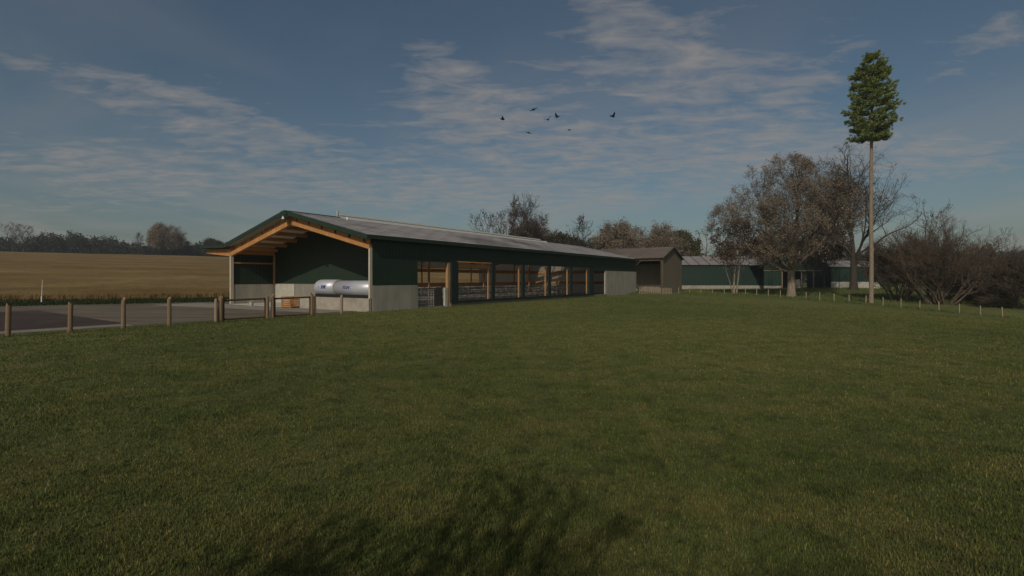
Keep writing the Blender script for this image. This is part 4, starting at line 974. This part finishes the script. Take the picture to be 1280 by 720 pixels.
# ------------------------------------------------------------------ grass
def blades(name, px, py, hgt, wid, m, rng, tint, lean=.45, kind='stuff', **k):
    n = len(px); z = terrain(px, py); a = rng.uniform(0, 2*math.pi, n); b = rng.uniform(0, 2*math.pi, n); ln = rng.uniform(.1, lean, n)*hgt
    base = np.stack([px, py, z-.005], -1); w = np.stack([np.cos(a)*wid/2, np.sin(a)*wid/2, np.zeros(n)], -1)
    mid = base+np.stack([np.cos(b)*ln*.35, np.sin(b)*ln*.35, hgt*.6], -1); tip = base+np.stack([np.cos(b)*ln, np.sin(b)*ln, hgt], -1)
    V = np.stack([base-w, base+w, mid+w*.7, tip, mid-w*.7], 1).reshape(-1, 3)
    o = np_mesh(name, V, np.arange(5*n), np.full(n, 5), m, False)
    ca = o.data.color_attributes.new('tint', 'FLOAT_COLOR', 'POINT'); col = np.ones((n, 5, 4), 'f'); col[:, :, :3] = tint[:, None, :]; ca.data.foreach_set('color', col.ravel())
    return tag(o, kind=kind, **k)
def meadow():
    rng = np.random.default_rng(1); MAT['blade'] = blade_mat('grass_blade')
    n = 560000; d = 2.2*np.exp(rng.random(n)*math.log(60/2.2))          # equal count per distance ratio
    a = rng.uniform(-math.radians(54), math.radians(54), n); x = d*np.sin(a)*1.0; y = d*np.cos(a)
    u, v = w2uv(x, y); ok = (v < -.05) | (u > 48)
    ok &= ~((u > -.5) & (v > -.25) & (u < 48)); x, y, d = x[ok], y[ok], d[ok]; n = len(x)
    # clumping: pull blades towards tuft centres
    j = rng.normal(0, .02, (2, n))*d**.5
    x = x+j[0]; y = y+j[1]
    patch = .5+.5*np.sin(x*1.3+np.sin(y*.9)*2)*np.sin(y*1.1+np.sin(x*.7)*2)
    h = (.014+.026*rng.random(n)**1.7+.014*patch)*(1+d*.016); w = .0048+.0009*d
    g = rng.uniform(.75, 1.45, (n, 1)); t = np.concatenate([g*rng.uniform(.9, 1.15, (n, 1)), g*rng.uniform(.95, 1.12, (n, 1)), g*rng.uniform(.7, 1.1, (n, 1))], 1)
    dry = rng.random(n) < .06; t[dry] = t[dry]*np.array([1.9, 1.5, 1.7]); 
    blades('grass', x, y, h, w, MAT['blade'], rng, t.astype('f'), label='short rough pasture grass covering the foreground meadow', cat='grass')
    # rougher unmown tufts along fences and beyond the posts
    xs, ys = [], []
    for (x, y) in walk(line, .25): 
        k = 14; xs += list(x+rng.normal(0, .35, k)); ys += list(y+rng.normal(0, .35, k))
    for uu in np.arange(u_at(9.5)-8, 47, .12):
        x, y = uv2w(uu, -.22 if uu < 0 else -.30); k = 14 if uu < 0 else 7; xs += list(x+rng.normal(0, .13, k)); ys += list(y+rng.normal(0, .13, k))
    for _ in range(26000):
        Yv = rng.uniform(74, 116); pxx = rng.uniform(860, 1300); xs.append(P(pxx, Yv)); ys.append(Yv)
    xs, ys = np.array(xs), np.array(ys); u, v = w2uv(xs, ys); ok = ~((u > -.4) & (u < 48) & (v > -.12) & (v < 20)); xs, ys = xs[ok], ys[ok]; n = len(xs)
    dd = np.hypot(xs, ys); far_ = (dd > 70); hgt = np.where(far_, rng.uniform(.15, .40, n), rng.uniform(.06, .15, n)); wd = np.where(far_, .06, .015)
    g = rng.uniform(.8, 1.5, (n, 1)); t = g*np.array([[1.0, 1.1, .9]])
    blades('rough_grass', xs, ys, hgt, wd, MAT['blade'], rng, t.astype('f'), label='longer rough grass along the fence lines and shed base', cat='grass')
    # grass strip between yard and crop
    uu = rng.uniform(-48, 16, 60000); vv = rng.uniform(18, 40, 60000); cu, cv = w2uv(near[:, 0], near[:, 1]); q = np.argsort(cu)
    ok = (vv > np.interp(uu, [-46, -11.5, 4, 4.1, 50], [30, 28, 21.2, 17.8, 17.8])+.05) & (vv < np.interp(uu, cu[q], cv[q])+.4)
    x, y = uv2w(uu[ok], vv[ok]); n = len(x)
    MAT['verge'] = blade_mat('verge_blade', patch=False, cols=(.030, .046, .017))
    g = rng.uniform(.6, 1.4, (n, 1))*np.ones((1, 3)); blades('verge_grass', x, y, rng.uniform(.06, .20, n), np.full(n, .05), MAT['verge'], rng, g.astype('f'), label='dark green grass strip between the yard and the tan crop', cat='grass')
    # crop stalks
    nx = 90000; t = rng.random(nx); e = resample(near[1:7], 600); i = (t*598).astype(int); off = rng.random(nx)**1.5*22
    ex = e[i, 0]; ey = e[i, 1]; dx = e[i+1, 0]-ex; dy = e[i+1, 1]-ey; l = np.hypot(dx, dy); x = ex-dy/l*off+rng.normal(0, .15, nx); y = ey+dx/l*off+rng.normal(0, .15, nx)
    MAT['stalk'] = blade_mat('crop_stalk', patch=False, cols=(.21, .145, .062))
    g = rng.uniform(.7, 1.3, (nx, 1))*np.ones((1, 3)); blades('crop_stalks', x, y, rng.uniform(.50, .78, nx), np.full(nx, .035), MAT['stalk'], rng, g.astype('f'), .25, label='upright ripe stalks along the near edge of the tan crop', cat='crop')
meadow()

# ------------------------------------------------------------------ haze
def haze():
    o = MB().box(-1200, 1200, -300, 900, -45, 60).build('haze', None); m = bpy.data.materials.new('haze'); m.use_nodes = True; nt = m.node_tree; nt.nodes.remove(nt.nodes['Principled BSDF'])
    v = nt.nodes.new('ShaderNodeVolumePrincipled'); v.inputs['Color'].default_value = (.78, .86, .92, 1); v.inputs['Density'].default_value = .00028; v.inputs['Anisotropy'].default_value = 0
    nt.links.new(v.outputs[0], nt.nodes['Material Output'].inputs['Volume']); o.data.materials.append(m); tag(o, 'thin pale morning haze over the fields', 'haze', kind='stuff')
HAZE = True
if HAZE: haze()
